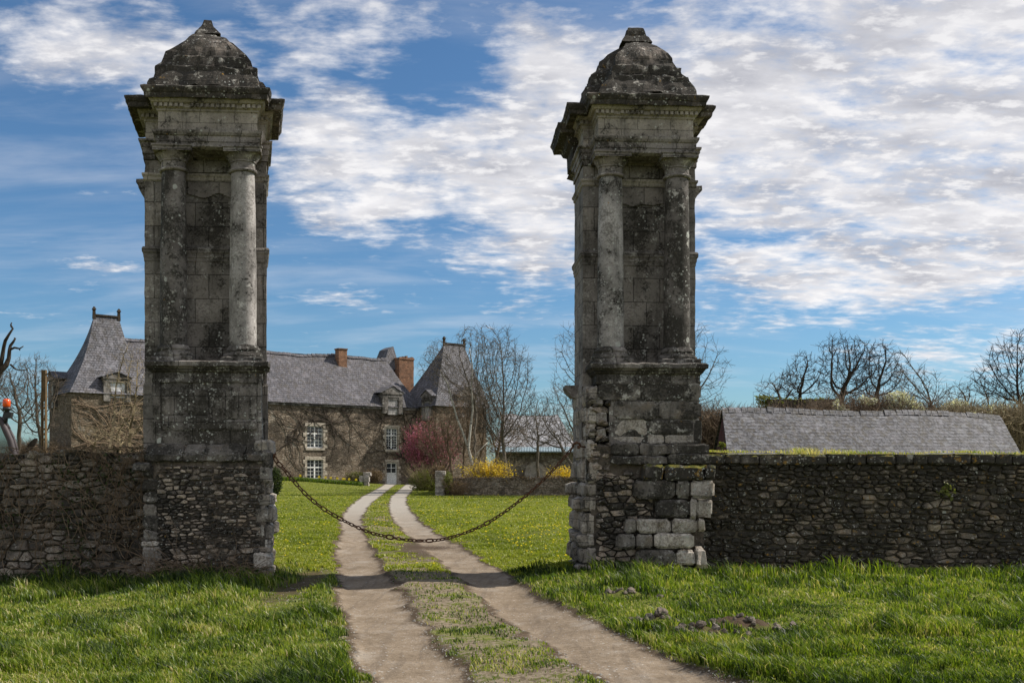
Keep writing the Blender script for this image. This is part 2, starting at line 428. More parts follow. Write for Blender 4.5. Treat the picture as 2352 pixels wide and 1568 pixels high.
    gate = t.ss(t.noise(co, 1.7*s, 4, .6), .42, .60)
    l2 = t.m('MULTIPLY', l2, gate); l1 = t.m('MULTIPLY', l1, t.ss(t.noise(t.vm('ADD', co, (5, 2, 9)), 1.4*s, 3, .6), .44, .58))
    lc = t.mix(fin, (.26,.27,.25), (.52,.53,.49))
    cr = t.noise(t.vm('ADD', co, (2, 8, 4)), 7*s, 9, .78)
    crust = t.m('MULTIPLY', t.ss(cr, .55, .63), t.ss(t.noise(t.vm('ADD', co, (9, 1, 3)), 1.9*s, 4, .6), .38, .62, .12, .75+.2*lichen))
    c = t.mix(crust, c, t.mix(fin, tuple(x*.9 for x in light), (.46, .46, .42)))
    c = t.mix(t.m('MULTIPLY', l1, .85), c, lc); c = t.mix(t.m('MULTIPLY', l2, .75), c, lc)
    if orange:
        on = t.noise(t.vm('ADD', co, (7, 3, 1)), 7*s, 6, .7)
        c = t.mix(t.m('MULTIPLY', t.ss(on, .70-.14*orange, .74-.1*orange), .75), c, (.27, .155, .03))
    if moss:
        nrm = t.n('ShaderNodeNewGeometry').outputs['Normal']
        nz_ = t.n('ShaderNodeSeparateXYZ', None, i0=nrm).outputs[2]
        mm = t.m('MULTIPLY', t.ss(t.m('ADD', nz_, t.m('MULTIPLY', med, .5)), .75, 1.1), moss)
        c = t.mix(mm, c, t.mix(t.ss(fin, .4, .6), (.16, .13, .02), (.05, .07, .015)))
    link(t, c, b.inputs['Base Color'])
    hsum = t.m('ADD', t.m('MULTIPLY', med, 1.0), t.m('MULTIPLY', fin, .45))
    hsum = t.m('ADD', hsum, t.m('MULTIPLY', l2, .1))
    if joints: hsum = t.m('SUBTRACT', hsum, t.m('MULTIPLY', brf, .8))
    bp = t.n('ShaderNodeBump', None, Strength=bump, Distance=.035/s, Height=hsum)
    link(t, bp.outputs[0], b.inputs['Normal'])
    return m
M = {}
M['ashlar'] = stone_mat('weathered_limestone', stain=.46, lichen=.4, speck=.5, joints=(.52, .34, .008), mid=(.19,.175,.15), light=(.40,.375,.325))
M['ashlar_dark'] = stone_mat('black_crusted_limestone', stain=.53, lichen=.55, speck=.7, joints=(.6, .4, .007), seed=3, moss=.0, mid=(.15,.14,.12), light=(.34,.32,.28))
M['cap'] = stone_mat('roof_limestone', stain=.62, lichen=.45, speck=.55, mid=(.145,.125,.10), light=(.33,.295,.24), orange=.45, joints=(.7,.3,.006), seed=11)
M['column'] = stone_mat('column_limestone', stain=.42, lichen=.7, speck=.8, mid=(.22,.21,.18), light=(.48,.46,.41), seed=5, orange=.1)
M['column_dark'] = stone_mat('dark_column_limestone', stain=.56, lichen=.75, speck=.5, mid=(.16,.145,.125), light=(.34,.32,.275), seed=8, orange=.1)
M['frieze'] = stone_mat('sheltered_limestone', stain=.40, lichen=.25, speck=.3, mid=(.24,.22,.175), light=(.46,.43,.35), joints=(.55,.5,.005), seed=2, orange=.1)
M['panel'] = stone_mat('panel_limestone', stain=.44, lichen=.35, speck=.4, mid=(.16,.15,.125), light=(.33,.31,.265), joints=(.45,.38,.008), seed=6)
M['cream'] = stone_mat('broken_pale_limestone', stain=.40, lichen=.3, speck=.3, mid=(.22,.20,.16), light=(.54,.51,.42), joints=(.5,.33,.006), seed=4, bump=.8, orange=.25)
M['block'] = stone_mat('plinth_block_limestone', stain=.46, lichen=.45, speck=.65, mid=(.20,.18,.145), light=(.50,.475,.40), seed=9, tonevar=.32, tonestain=.20, bump=1.2)
M['rubble'] = stone_mat('plinth_rubble', stain=.50, lichen=.3, speck=.5, mid=(.16,.135,.105), light=(.38,.335,.265), tonevar=.55, tonestain=.16, orange=.5, seed=13, s=1.5, bump=.8)
M['rubble_left'] = stone_mat('wall_rubble_grey', stain=.48, lichen=.3, speck=.35, mid=(.12,.105,.085), light=(.32,.29,.24), tonevar=.6, tonestain=.2, orange=.4, seed=17, s=1.3, bump=.8, moss=.25)
M['rubble_right'] = stone_mat('wall_rubble_dark', stain=.62, lichen=.5, speck=.5, mid=(.095,.082,.06), light=(.26,.225,.175), tonevar=.65, tonestain=.2, orange=.75, seed=23, s=1.4, bump=.8, moss=.25)
M['coping'] = stone_mat('black_coping', stain=.70, lichen=.6, speck=.85, mid=(.12,.105,.08), light=(.28,.25,.2), orange=.95, seed=29, moss=1.0, tonevar=.4)
M['mortar'] = stone_mat('old_mortar', stain=.5, lichen=0, speck=0, mid=(.12,.10,.075), light=(.25,.21,.155), orange=0.2, seed=31, bump=1.0)
M['mortar_deep'] = flat('earth_joint', (.055,.045,.032), var=.6, scale=12)
M['mortar_dark'] = flat('deep_joint', (.025,.021,.015), var=.5)
M['pier_end'] = stone_mat('pale_pier_rubble', stain=.2, lichen=.2, speck=.2, mid=(.26,.24,.2), light=(.5,.47,.4), tonevar=.4, orange=.6, seed=37)

def house_wall(name, mid, light, s=1.0, vine=.5, seed=0.):
    m, t, b = newmat(name, .95, .1)
    co = t.vm('ADD', t.n('ShaderNodeTexCoord').outputs['Object'], (seed, seed, 0))
    sc = t.vm('MULTIPLY', co, (1.0, 1.0, 2.3))
    wv = t.vm('ADD', sc, t.vm('MULTIPLY', t.noise(sc, 2.0, 3, .5, 0, True), (.35, .35, .35)))
    vo = t.n('ShaderNodeTexVoronoi', None, Vector=wv, Scale=3.6*s)
    ve = t.n('ShaderNodeTexVoronoi', dict(feature='DISTANCE_TO_EDGE'), Vector=wv, Scale=3.6*s)
    rc = t.n('ShaderNodeSeparateColor', None, i0=vo.outputs['Color']).outputs
    base = t.mix(rc[0], mid, light)
    base = t.mix(t.m('MULTIPLY', rc[1], .4), base, (.17, .11, .065))
    base = t.mix(t.ss(ve.outputs['Distance'], .0, .10, .75, 0), base, tuple(x*.45 for x in mid))
    big = t.noise(co, .28, 6, .65, .4); med = t.noise(co, 1.3, 7, .7, .3)
    c = t.mix(t.ss(t.m('ADD', t.m('MULTIPLY', big, .6), t.m('MULTIPLY', med, .4)), .47, .58, 0, vine), base, (.045, .038, .03))
    c = t.mix(t.ss(t.noise(co, .9, 5, .7), .60, .70, 0, .45), c, (.30, .285, .25))
    vf = t.noise(t.vm('MULTIPLY', co, (1, 1, .5)), 9, 5, .75)
    c = t.mix(t.ss(vf, .5, .62, 0, .45), c, (.05, .042, .032))
    link(t, c, b.inputs['Base Color'])
    bp = t.n('ShaderNodeBump', None, Strength=.7, Distance=.08, Height=t.m('ADD', t.ss(ve.outputs['Distance'], 0, .12), t.m('MULTIPLY', vf, .8)))
    link(t, bp.outputs[0], b.inputs['Normal']); return m
M['house'] = house_wall('manor_rubble', (.13,.105,.082), (.31,.262,.21), 1.0, .8)
M['house_tower'] = house_wall('tower_rubble', (.10,.082,.062), (.235,.195,.15), 1.0, .5, 13)
M['barnwall'] = house_wall('outbuilding_rubble', (.18,.16,.14), (.38,.35,.31), 1.0, .5, 31)
M['lowwall'] = house_wall('garden_wall_rubble', (.13,.11,.085), (.31,.27,.22), 1.5, .8, 43)
def slate(name, c1, c2, row, width, ang=.78, moss=.4, pale=.3, seed=0.):
    """slates in courses; rows follow height, joints follow the sum of the horizontal axes"""
    m, t, b = newmat(name, .75, .25)
    co = t.n('ShaderNodeTexCoord').outputs['Object']
    sp = t.n('ShaderNodeSeparateXYZ', None, i0=co).outputs
    wob = t.m('MULTIPLY', t.m('SUBTRACT', t.noise(co, 1.5, 4), .5), row*.8)
    bv = t.n('ShaderNodeCombineXYZ', None, i0=t.m('ADD', sp[0], t.m('MULTIPLY', sp[1], ang)), i1=t.m('ADD', sp[2], wob), i2=0.).outputs[0]
    br = t.n('ShaderNodeTexBrick', dict(offset=.5), Vector=bv, Color1=(*c1, 1), Color2=(*c2, 1), Mortar=tuple(x*.3 for x in c1)+(1,), Scale=1., Mortar_Size=row*.09,
             Mortar_Smooth=.1, Bias=0., Brick_Width=width, Row_Height=row)
    coo = t.vm('ADD', co, (seed, seed, seed))
    big = t.noise(coo, .45, 6, .65, .3); med = t.noise(t.vm('MULTIPLY', coo, (1.3, 1.3, .9)), 2.2/(row*5), 8, .75); fin = t.noise(coo, 9, 5, .7)
    c = t.mix(t.ss(big, .42, .62, 0, .5), br.outputs['Color'], tuple(x*.42 for x in c1))
    c = t.mix(t.ss(med, .48, .60, 0, moss), c, (.070, .060, .042))
    c = t.mix(t.ss(t.noise(t.vm('MULTIPLY', coo, (2.2, 2.2, .45)), 1.1, 6, .7), .50, .64, 0, .5), c, tuple(x*1.9 for x in c2))
    c = t.mix(t.ss(t.m('ADD', t.m('MULTIPLY', med, -.6), fin), .14, .30, 0, pale), c, (.33, .34, .37))
    vs_ = t.n('ShaderNodeTexVoronoi', None, Vector=t.vm('MULTIPLY', bv, (1/width, 1.5/row, 1)), Scale=.8)
    rv = t.n('ShaderNodeSeparateColor', None, i0=vs_.outputs['Color']).outputs
    c = t.mix(t.m('MULTIPLY', t.m('GREATER_THAN', rv[0], .955), .35*min(1, pale*2)), c, (.36, .37, .40))
    link(t, c, b.inputs['Base Color'])
    frac = t.m('FRACT', t.m('DIVIDE', t.m('ADD', sp[2], wob), row))
    bp = t.n('ShaderNodeBump', None, Strength=.8, Distance=row*.35, Height=t.m('ADD', t.m('ADD', t.m('MULTIPLY', frac, -1.0), t.m('MULTIPLY', fin, .5)), t.m('MULTIPLY', br.outputs['Fac'], -.5)))
    link(t, bp.outputs[0], b.inputs['Normal']); return m
M['slate'] = slate('manor_slate', (.050,.047,.055), (.087,.080,.089), .21, .3, moss=.45, pale=.15)
M['slate_tower'] = slate('tower_slate', (.050,.048,.057), (.093,.087,.097), .22, .32, moss=.35, pale=.2, seed=7)
M['slate_barn'] = slate('barn_slate', (.024,.023,.027), (.064,.061,.069), .105, .2, .231, moss=.6, pale=.22, seed=3)
M['slate_far'] = slate('outbuilding_slate', (.22,.215,.22), (.33,.32,.33), .22, .3, -.07, moss=.15, pale=.7, seed=19)
def brickmat(name, c1, c2):
    m, t, b = newmat(name, .9, .1)
    co = t.n('ShaderNodeTexCoord').outputs['Object']; sp = t.n('ShaderNodeSeparateXYZ', None, i0=co).outputs
    bv = t.n('ShaderNodeCombineXYZ', None, i0=t.m('ADD', sp[0], sp[1]), i1=sp[2], i2=0.).outputs[0]
    br = t.n('ShaderNodeTexBrick', None, Vector=bv, Color1=(*c1, 1), Color2=(*c2, 1), Mortar=(.11,.09,.07,1), Scale=1., Mortar_Size=.02, Brick_Width=.3, Row_Height=.13)
    c = t.mix(t.ss(t.noise(co, 1.5, 6, .7), .45, .65, 0, .6), br.outputs['Color'], (.07,.05,.04))
    link(t, c, b.inputs['Base Color'])
    bp = t.n('ShaderNodeBump', None, Strength=.6, Distance=.03, Height=br.outputs['Fac']); bp.invert = True
    link(t, bp.outputs[0], b.inputs['Normal']); return m
M['brick'] = brickmat('old_brick', (.20,.095,.055), (.30,.155,.09))
M['dressed'] = stone_mat('window_surround_tufa', stain=.25, lichen=0, speck=0, mid=(.30,.27,.2), light=(.50,.46,.36), joints=(3., .35, .02), s=.6, seed=3)
M['dormer'] = stone_mat('dormer_tufa', stain=.55, lichen=.4, speck=.4, mid=(.18,.165,.14), light=(.36,.34,.29), s=.5, seed=14)
M['white_wood'] = flat('white_paint', (.66,.66,.65), .6)
M['grey_wood'] = flat('silvered_boards', (.26,.25,.245), .9, var=.35, scale=3)
M['pale_wood'] = flat('pale_shutter', (.50,.50,.53), .8, var=.2, scale=3)
M['maroon'] = flat('maroon_boards', (.055,.012,.012), .8, var=.5)
M['zinc'] = flat('blue_grey_sheet', (.19,.25,.28), .55, .4, var=.12, scale=1)
gm, gt, gb = newmat('window_glass', .08, .5); gb.inputs['Base Color'].default_value = (.03,.035,.04,1); M['glass'] = gm
def rustmat():
    m, t, b = newmat('rusty_iron', .75, .3); co = t.n('ShaderNodeTexCoord').outputs['Object']
    b.inputs['Metallic'].default_value = .25
    c = t.ramp(t.noise(co, 25, 6, .7), [(.3, (.03,.015,.010)), (.52, (.085,.040,.022)), (.7, (.17,.08,.035))])
    link(t, c, b.inputs['Base Color']); bp = t.n('ShaderNodeBump', None, Strength=.5, Distance=.004, Height=t.noise(co, 90, 3)); link(t, bp.outputs[0], b.inputs['Normal']); return m
M['rust'] = rustmat()
def bark(name, c1, c2, sc=10, band=False):
    m, t, b = newmat(name, .95, .1); co = t.n('ShaderNodeTexCoord').outputs['Object']
    c = t.ramp(t.noise(t.vm('MULTIPLY', co, (1, 1, .4)), sc, 5, .7), [(.35, c1), (.65, c2)])
    if band:
        bn = t.noise(t.vm('MULTIPLY', co, (1.5, 1.5, 9)), 3.0, 4, .6)
        c = t.mix(t.ss(bn, .56, .62), c, (.03,.028,.025))
    link(t, c, b.inputs['Base Color']); return m
M['bark'] = bark('grey_bark', (.055,.046,.036), (.15,.13,.105))
M['bark_warm'] = bark('brown_twigs', (.08,.055,.038), (.19,.14,.095))
M['bark_tan'] = bark('tan_twigs', (.14,.11,.065), (.30,.245,.155))
M['bark_dark'] = bark('dark_bark', (.022,.018,.015), (.06,.048,.038))
M['bark_mid'] = bark('oak_bark', (.045,.036,.028), (.11,.09,.07))
M['birch'] = bark('birch_bark', (.20,.185,.155), (.46,.44,.39), 6, True)
def leafmat(name, c1, c2, trans=.35, rough=.6):
    m, t, b = newmat(name, rough, .25)
    at = t.n('ShaderNodeAttribute', dict(attribute_name='tone')).outputs['Fac']
    c = t.ramp(at, [(0, c1), (1, c2)])
    link(t, c, b.inputs['Base Color'])
    tr = t.n('ShaderNodeBsdfTranslucent', None, Color=t.mix(1.0, c, (1.3,1.35,.7), 'MULTIPLY'))
    mx = t.n('ShaderNodeMixShader', None, i0=trans); link(t, b.outputs[0], mx.inputs[1]); link(t, tr.outputs[0], mx.inputs[2])
    link(t, mx.outputs[0], m.node_tree.nodes['Material Output'].inputs[0]); return m
M['ivy'] = leafmat('ivy_leaf', (.012,.022,.008), (.05,.075,.02))
M['pink'] = leafmat('pink_blossom', (.20,.045,.09), (.50,.17,.27))
M['yellow'] = leafmat('forsythia_blossom', (.42,.28,.02), (.75,.55,.06))
M['olive'] = leafmat('olive_leaf', (.06,.075,.015), (.19,.20,.05))
M['white_blossom'] = leafmat('white_blossom', (.34,.33,.28), (.66,.65,.6))
M['brownleaf'] = leafmat('dry_leaf', (.07,.045,.03), (.20,.14,.09))
M['dandelion'] = leafmat('dandelion', (.75,.55,.02), (.85,.70,.05), .2)
def grassmat(name, pts, trans=.4):
    m, t, b = newmat(name, .45, .35)
    at = t.n('ShaderNodeAttribute', dict(attribute_name='tone')).outputs['Fac']
    tp = t.n('ShaderNodeAttribute', dict(attribute_name='tip')).outputs['Fac']
    c = t.ramp(at, pts)
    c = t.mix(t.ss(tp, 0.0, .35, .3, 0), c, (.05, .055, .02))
    link(t, c, b.inputs['Base Color'])
    tr = t.n('ShaderNodeBsdfTranslucent', None, Color=t.mix(1.0, c, (1.25,1.35,.55), 'MULTIPLY'))
    mx = t.n('ShaderNodeMixShader', None, i0=trans); link(t, b.outputs[0], mx.inputs[1]); link(t, tr.outputs[0], mx.inputs[2])
    link(t, mx.outputs[0], m.node_tree.nodes['Material Output'].inputs[0]); return m
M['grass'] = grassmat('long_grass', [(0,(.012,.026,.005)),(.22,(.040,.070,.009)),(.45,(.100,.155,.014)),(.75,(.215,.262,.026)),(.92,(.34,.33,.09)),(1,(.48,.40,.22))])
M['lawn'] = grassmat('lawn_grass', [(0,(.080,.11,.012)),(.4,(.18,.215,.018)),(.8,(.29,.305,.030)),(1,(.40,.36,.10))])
# ground: soil, turf and gravel by the painted masks
def groundmat():
    m, t, b = newmat('ground_turf_and_gravel', .95, .1)
    co = t.n('ShaderNodeTexCoord').outputs['Object']
    tr = t.n('ShaderNodeAttribute', dict(attribute_name='track')).outputs['Fac']
    so_ = t.n('ShaderNodeAttribute', dict(attribute_name='soil')).outputs['Fac']
    wn = t.n('ShaderNodeAttribute', dict(attribute_name='worn')).outputs['Fac']
    big = t.noise(co, .35, 5, .6); med = t.noise(co, 2.4, 6, .65); fin = t.noise(co, 16, 6, .7); vf = t.noise(co, 70, 4, .7)
    soil0 = (.04, .035, .018)
    turf = t.ramp(t.m('ADD', t.m('MULTIPLY', big, .4), t.m('MULTIPLY', fin, .6)), [(.34, (.05,.06,.014)), (.5, (.11,.125,.024)), (.66, (.19,.175,.055))])
    grv = t.ramp(t.m('ADD', t.m('MULTIPLY', med, .5), t.m('MULTIPLY', fin, .5)), [(.32, (.118,.088,.060)), (.5, (.198,.154,.110)), (.68, (.275,.222,.168))])
    rut = t.noise(t.vm('MULTIPLY', t.vm('ADD', co, t.vm('MULTIPLY', t.noise(co, .5, 3, .5, 0, True), (.6, 0, 0))), (9, .5, 1)), 1.0, 6, .65)
    grv = t.mix(t.ss(rut, .50, .62, 0, .45), grv, (.115, .09, .068))
    grv = t.mix(t.ss(t.noise(co, 1.1, 6, .7), .52, .66, 0, .5), grv, (.30, .265, .225))
    vo = t.n('ShaderNodeTexVoronoi', None, Vector=co, Scale=38.); rc = t.n('ShaderNodeSeparateColor', None, i0=vo.outputs['Color']).outputs
    peb = t.m('MULTIPLY', t.m('LESS_THAN', vo.outputs['Distance'], t.m('MULTIPLY', rc[0], .5)), t.m('GREATER_THAN', t.m('ADD', t.m('MULTIPLY', rc[1], .5), t.m('MULTIPLY', med, .8)), .80))
    grv = t.mix(t.m('MULTIPLY', peb, .7), grv, t.mix(rc[2], (.12,.11,.10), (.46,.44,.41)))
    ydist = t.n('ShaderNodeSeparateXYZ', None, i0=co).outputs[1]
    grv = t.mix(t.ss(ydist, 20, 45, 0, .7), grv, (.34,.32,.285))     # greyer loose gravel further up the drive
    soil = t.mix(fin, (.026,.017,.010), (.095,.066,.044))
    e = t.m('ADD', tr, t.m('MULTIPLY', t.m('SUBTRACT', t.m('ADD', t.m('MULTIPLY', fin, .5), t.m('MULTIPLY', med, .5)), .5), 1.2))
    wpat = t.m('ADD', wn, t.m('MULTIPLY', t.m('SUBTRACT', t.m('ADD', t.m('MULTIPLY', fin, .55), t.m('MULTIPLY', med, .45)), .5), 2.4))
    turf = t.mix(t.ss(wpat, .42, .62), turf, t.mix(t.ss(fin, .42, .58), (.10,.078,.05), (.215,.175,.125)))
    c = t.mix(t.ss(e, .34, .60), turf, grv)
    rim = t.m('MULTIPLY', t.ss(e, .18, .38), t.ss(e, .85, .50))
    c = t.mix(t.m('MULTIPLY', rim, .85), c, soil)
    e2 = t.m('ADD', so_, t.m('MULTIPLY', t.m('SUBTRACT', fin, .5), 1.2))
    c = t.mix(t.ss(e2, .40, .62), c, soil)
    link(t, c, b.inputs['Base Color'])
    bp = t.n('ShaderNodeBump', None, Strength=.6, Distance=.03, Height=t.m('ADD', t.m('ADD', fin, t.m('MULTIPLY', vf, .4)), t.m('MULTIPLY', peb, .4)))
    link(t, bp.outputs[0], b.inputs['Normal']); return m
M['ground'] = groundmat()
# ---------------------------------------------------------------- ground
def yD(y, H=1.64): return H*F/(y-1075)
TL = [(1111.5,888,911),(1126,862,889),(1142,832,871),(1157,813,850),(1175,794,838),(1194,782,830),(1218,786,832),(1242,780,845),(1264,774,862),(1296,780,872),(1335,783,905),(1374,786,928),(1413,800,955),(1452,812,985),(1492,830,1021),(1568,868,1096),(1700,920,1230)]
TR = [(1111.5,935,969),(1126,917,948),(1142,900,932),(1157,894,932),(1175,896,942),(1194,905,962),(1218,934,998),(1242,965,1044),(1264,990,1080),(1296,1034,1144),(1335,1078,1193),(1374,1122,1250),(1413,1172,1318),(1452,1226,1392),(1492,1285,1474),(1531,1347,1560),(1568,1410,1640),(1700,1600,1950)]
def tr_arr(Tt):
    a = np.array([(yD(y), (xl-1176)/F*yD(y), (xr-1176)/F*yD(y)) for y, xl, xr in Tt])[::-1]
    return a
AL, AR = tr_arr(TL), tr_arr(TR)
def vnoise(x, y, s, seed=0):
    """cheap tiling-free value noise on arrays"""
    x = x*s; y = y*s; xi = np.floor(x); yi = np.floor(y); fx = x-xi; fy = y-yi
    fx = fx*fx*(3-2*fx); fy = fy*fy*(3-2*fy)
    def h(a, b):
        v = np.sin(a*127.1+b*311.7+seed*74.7)*43758.5453; return v-np.floor(v)
    return (h(xi,yi)*(1-fx)+h(xi+1,yi)*fx)*(1-fy)+(h(xi,yi+1)*(1-fx)+h(xi+1,yi+1)*fx)*fy
def sstep(v, a, b): t_ = np.clip((v-a)/(b-a), 0, 1); return t_*t_*(3-2*t_)
def track_mask(X, Y):
    out = np.zeros_like(X)
    for A in (AL, AR):
        l = np.interp(Y, A[:,0], A[:,1]); r = np.interp(Y, A[:,0], A[:,2])
        c = (l+r)/2; hw = (r-l)/2
        d = (hw-np.abs(X-c)) + .16*(vnoise(X, Y, 2.3, 61)-.5) + .10*(vnoise(X, Y, 7, 62)-.5)         # >0 inside
        out = np.maximum(out, sstep(d, -.22, .14))
    out *= sstep(Y, 130, 118)
    # worn crossing between the ruts under the chain
    mud = np.exp(-(((X+1.75)/.9)**2+((Y-21.6)/3.2)**2))*.62
    mud2 = np.exp(-(((X+3.15)/.45)**2+((Y-14.6)/2.8)**2))*.42
    return np.clip(np.maximum(out, mud+mud2), 0, 1)
def worn_mask(X, Y):
    l = np.interp(Y, AL[:,0], AL[:,1]); r = np.interp(Y, AR[:,0], AR[:,2])
    d = np.minimum(X-l, r-X)
    w_ = sstep(d, -.45, .10)
    return w_*(.30+.45*vnoise(X, Y, 1.6, 71)+.25*vnoise(X, Y, 5, 72))*sstep(Y, 70, 30)
def soil_mask(X, Y):
    s_ = np.zeros_like(X)
    for (cx, cy, rx, ry, a) in CLODS: s_ = np.maximum(s_, a*np.exp(-(((X-cx)/rx)**2+((Y-cy)/ry)**2)))
    s_ = np.maximum(s_, .62*np.exp(-(((X+1.75)/1.0)**2+((Y-21.8)/1.3)**2)))
    s_ = np.maximum(s_, .45*np.exp(-(((X+3.0)/.45)**2+((Y-13.6)/2.2)**2)))
    return s_
def gp(x, y): D = yD(y); return ((x-1176)/F*D, D)
CLODS = []
for x, y, rx, ry, a in [(1700,1448,.42,.30,.9),(1500,1432,.22,.16,.85),(1430,1378,.32,.20,.5),(1600,1465,.40,.28,.75),(1740,1490,.40,.18,.55),(1560,1455,.25,.18,.5),(1620,1530,.2,.12,.35)]:
    gx, gy = gp(x, y); CLODS.append((gx, gy, rx, ry, a))
def ground_z(X, Y):
    z = (vnoise(X, Y, .55, 1)-.5)*.10 + (vnoise(X, Y, 1.9, 2)-.5)*.05
    near = sstep(Y, 60, 30)
    z = z*near
    t_ = track_mask(X, Y)
    z = z*(1-t_*.8) - .05*t_*near
    z = z - .09*sstep(np.abs(X+1.6), 2.6, 1.6)*sstep(Y, 40, 22)
    z = z - .13*sstep(-X, 4.9, 5.7)*sstep(Y, 19, 16)*sstep(Y, 8, 13)
    # the lawn climbs towards the left end of the manor
    z = z + .55*sstep(-X, 10.5, 21)*sstep(Y, 60, 88)
    for (cx, cy, rx, ry, a) in CLODS:
        g = np.exp(-(((X-cx)/(rx*.8))**2+((Y-cy)/(ry*.9))**2))
        z = z + a*g*(.05+.17*(vnoise(X, Y, 11, 5)-.35)+.08*(vnoise(X, Y, 26, 6)-.5))
    return z
xs = list(np.arange(-9.5, 9.5, .065)); g = .07
while xs[-1] < 900: g *= 1.07; xs.append(xs[-1]+g)
g = .07
while xs[0] > -900: g *= 1.07; xs.insert(0, xs[0]-g)
ys = [5.0]; 
while ys[-1] < 1500: ys.append(ys[-1]+max(.05, min(ys[-1]*.0062, 40)) * (1 if ys[-1] < 130 else 6))
g = .06
while ys[0] > -400: g *= 1.25; ys.insert(0, ys[0]-g)
xs = np.array(xs); ys = np.array(ys)
GX, GY = np.meshgrid(xs, ys)
GZ = ground_z(GX, GY)
V = np.stack([GX, GY, GZ], -1).reshape(-1, 3)
ny_, nx_ = GX.shape
I = np.arange(ny_*nx_).reshape(ny_, nx_)
Q = np.stack([I[:-1,:-1], I[:-1,1:], I[1:,1:], I[1:,:-1]], -1).reshape(-1, 4)
go = np_mesh('ground', V, Q, M['ground'], dict(track=track_mask(GX, GY).ravel(), soil=soil_mask(GX, GY).ravel(), worn=worn_mask(GX, GY).ravel()), smooth=True)
tag(go, kind='structure')
def gz1(x, y): return float(ground_z(np.array([float(x)]), np.array([float(y)]))[0])

# ---------------------------------------------------------------- grass blades
rng = np.random.default_rng(3)
def blades(X, Y, H, W, tone, lean=.5, wind=(-.15, -.1)):
    n = len(X); Z = ground_z(X, Y)-.01
    a = rng.uniform(0, 2*np.pi, n); b = rng.uniform(0, 2*np.pi, n); ln = H*lean*rng.uniform(.15, 1.3, n)
    ux, uy = np.cos(a)*W/2, np.sin(a)*W/2
    lx, ly = np.cos(b)*ln+wind[0]*H, np.sin(b)*ln+wind[1]*H
    P = np.zeros((n, 5, 3))
    P[:,0] = np.stack([X-ux, Y-uy, Z], -1); P[:,1] = np.stack([X+ux, Y+uy, Z], -1)
    P[:,2] = np.stack([X+ux*.75+lx*.3, Y+uy*.75+ly*.3, Z+H*.6], -1)
    P[:,3] = np.stack([X-ux*.75+lx*.3, Y-uy*.75+ly*.3, Z+H*.6], -1)
    P[:,4] = np.stack([X+lx, Y+ly, Z+H*(1-.25*lean)], -1)
    i0 = np.arange(n)*5
    q = np.stack([i0, i0+1, i0+2, i0+3], -1); t_ = np.stack([i0+3, i0+2, i0+4], -1)
    tip = np.tile([0, 0, .6, .6, 1.], n); tn = np.repeat(tone, 5)
    return P.reshape(-1, 3), q, t_, tn, tip
def scatter(n, y0, y1, left, right, power=1.0):
    """points over the ground, denser close by; left/right give the x limits by depth"""
    u = rng.random(n); Y = (y0**(-power)+(y1**(-power)-y0**(-power))*u)**(-1/power)
    l = left(Y); r = right(Y); X = l+(r-l)*rng.random(n)
    return X, Y
def wall_y(X):     # front foot of the roadside walls
    return np.where(X < -1.5, 14.9, 15.6)
def mk_grass(name, n, y0, y1, lf, rf, hfun, W, mat, tonefun, label, keep, power=1.0, lean=.5):
    X, Y = scatter(n, y0, y1, lf, rf, power)
    tm = track_mask(X, Y); sm_ = soil_mask(X, Y)
    k = keep(X, Y, tm, sm_)
    X, Y, tm = X[k], Y[k], tm[k]
    H = hfun(X, Y, tm)*rng.uniform(.55, 1.25, len(X))
    w_ = W*(Y/10)**.8*rng.uniform(.6, 1.2, len(X)) if np.isscalar(W) else W(Y)
    tone = np.clip(tonefun(X, Y, tm)+rng.normal(0, .25, len(X)), 0, 1)
    H = np.where(np.isfinite(H), H, .05); P, q, t_, tn, tip = blades(X, Y, H, w_, tone, lean)
    o = np_mesh(name, P, q, mat, dict(tone=tn, tip=tip), t_)
    tag(o, label, 'grass', kind='stuff'); return o
def clump(X, Y): return vnoise(X, Y, 2.2, 7)*.6+vnoise(X, Y, 5.5, 8)*.4
def tall(X, Y, tm):
    c_ = clump(X, Y)
    onwall = np.exp(-((wall_y(X)-Y)/1.3)**2)*((X < -3.2)|(X > 1.2))
    edge = sstep(tm, .45, .0)
    side = np.where(X > 0, 1.15, .95)
    tuft = sstep(vnoise(X, Y, 1.15, 91)*.6+vnoise(X, Y, 3.7, 92)*.4, .55, .72)
    base = (.028+.13*c_**2.0*side+.09*tuft)*(.3+.7*edge)
    mid = (X > -3.0)&(X < 1.2)&(np.abs(X-(np.interp(Y, AL[:,0], AL[:,2])+np.interp(Y, AR[:,0], AR[:,1]))/2) < (np.interp(Y, AR[:,0], AR[:,1])-np.interp(Y, AL[:,0], AL[:,2]))/2)
    base = np.where(mid, .03+.035*c_, base)
    return base + .16*onwall*(.4+c_)
lf = lambda Y: -.56*Y-1.0; rf = lambda Y: .56*Y+1.0
def keep_v(X, Y, tm, sm_):
    p = rng.random(len(X)); nn = vnoise(X, Y, 7, 4)
    mid = (X > np.interp(Y, AL[:,0], AL[:,1]))&(X < np.interp(Y, AR[:,0], AR[:,2]))
    n9 = vnoise(X, Y, 2.0, 64)*.5+vnoise(X, Y, 9, 65)*.5
    dens = np.where(mid, .50*sstep(n9, .40, .60)+.03, (.8+.2*nn)*(1-.75*np.exp(-(((X+2.35)/.5)**2+((Y-9.2)/3.2)**2))*(n9 < .55)))
    return (p < dens)&(tm+.5*(nn-.5)+rng.normal(0, .07, len(X)) < .30)&(sm_+.6*(nn-.5) < .38)&~((Y > 15.1)&((X < -3.7)|(X > 1.3)))
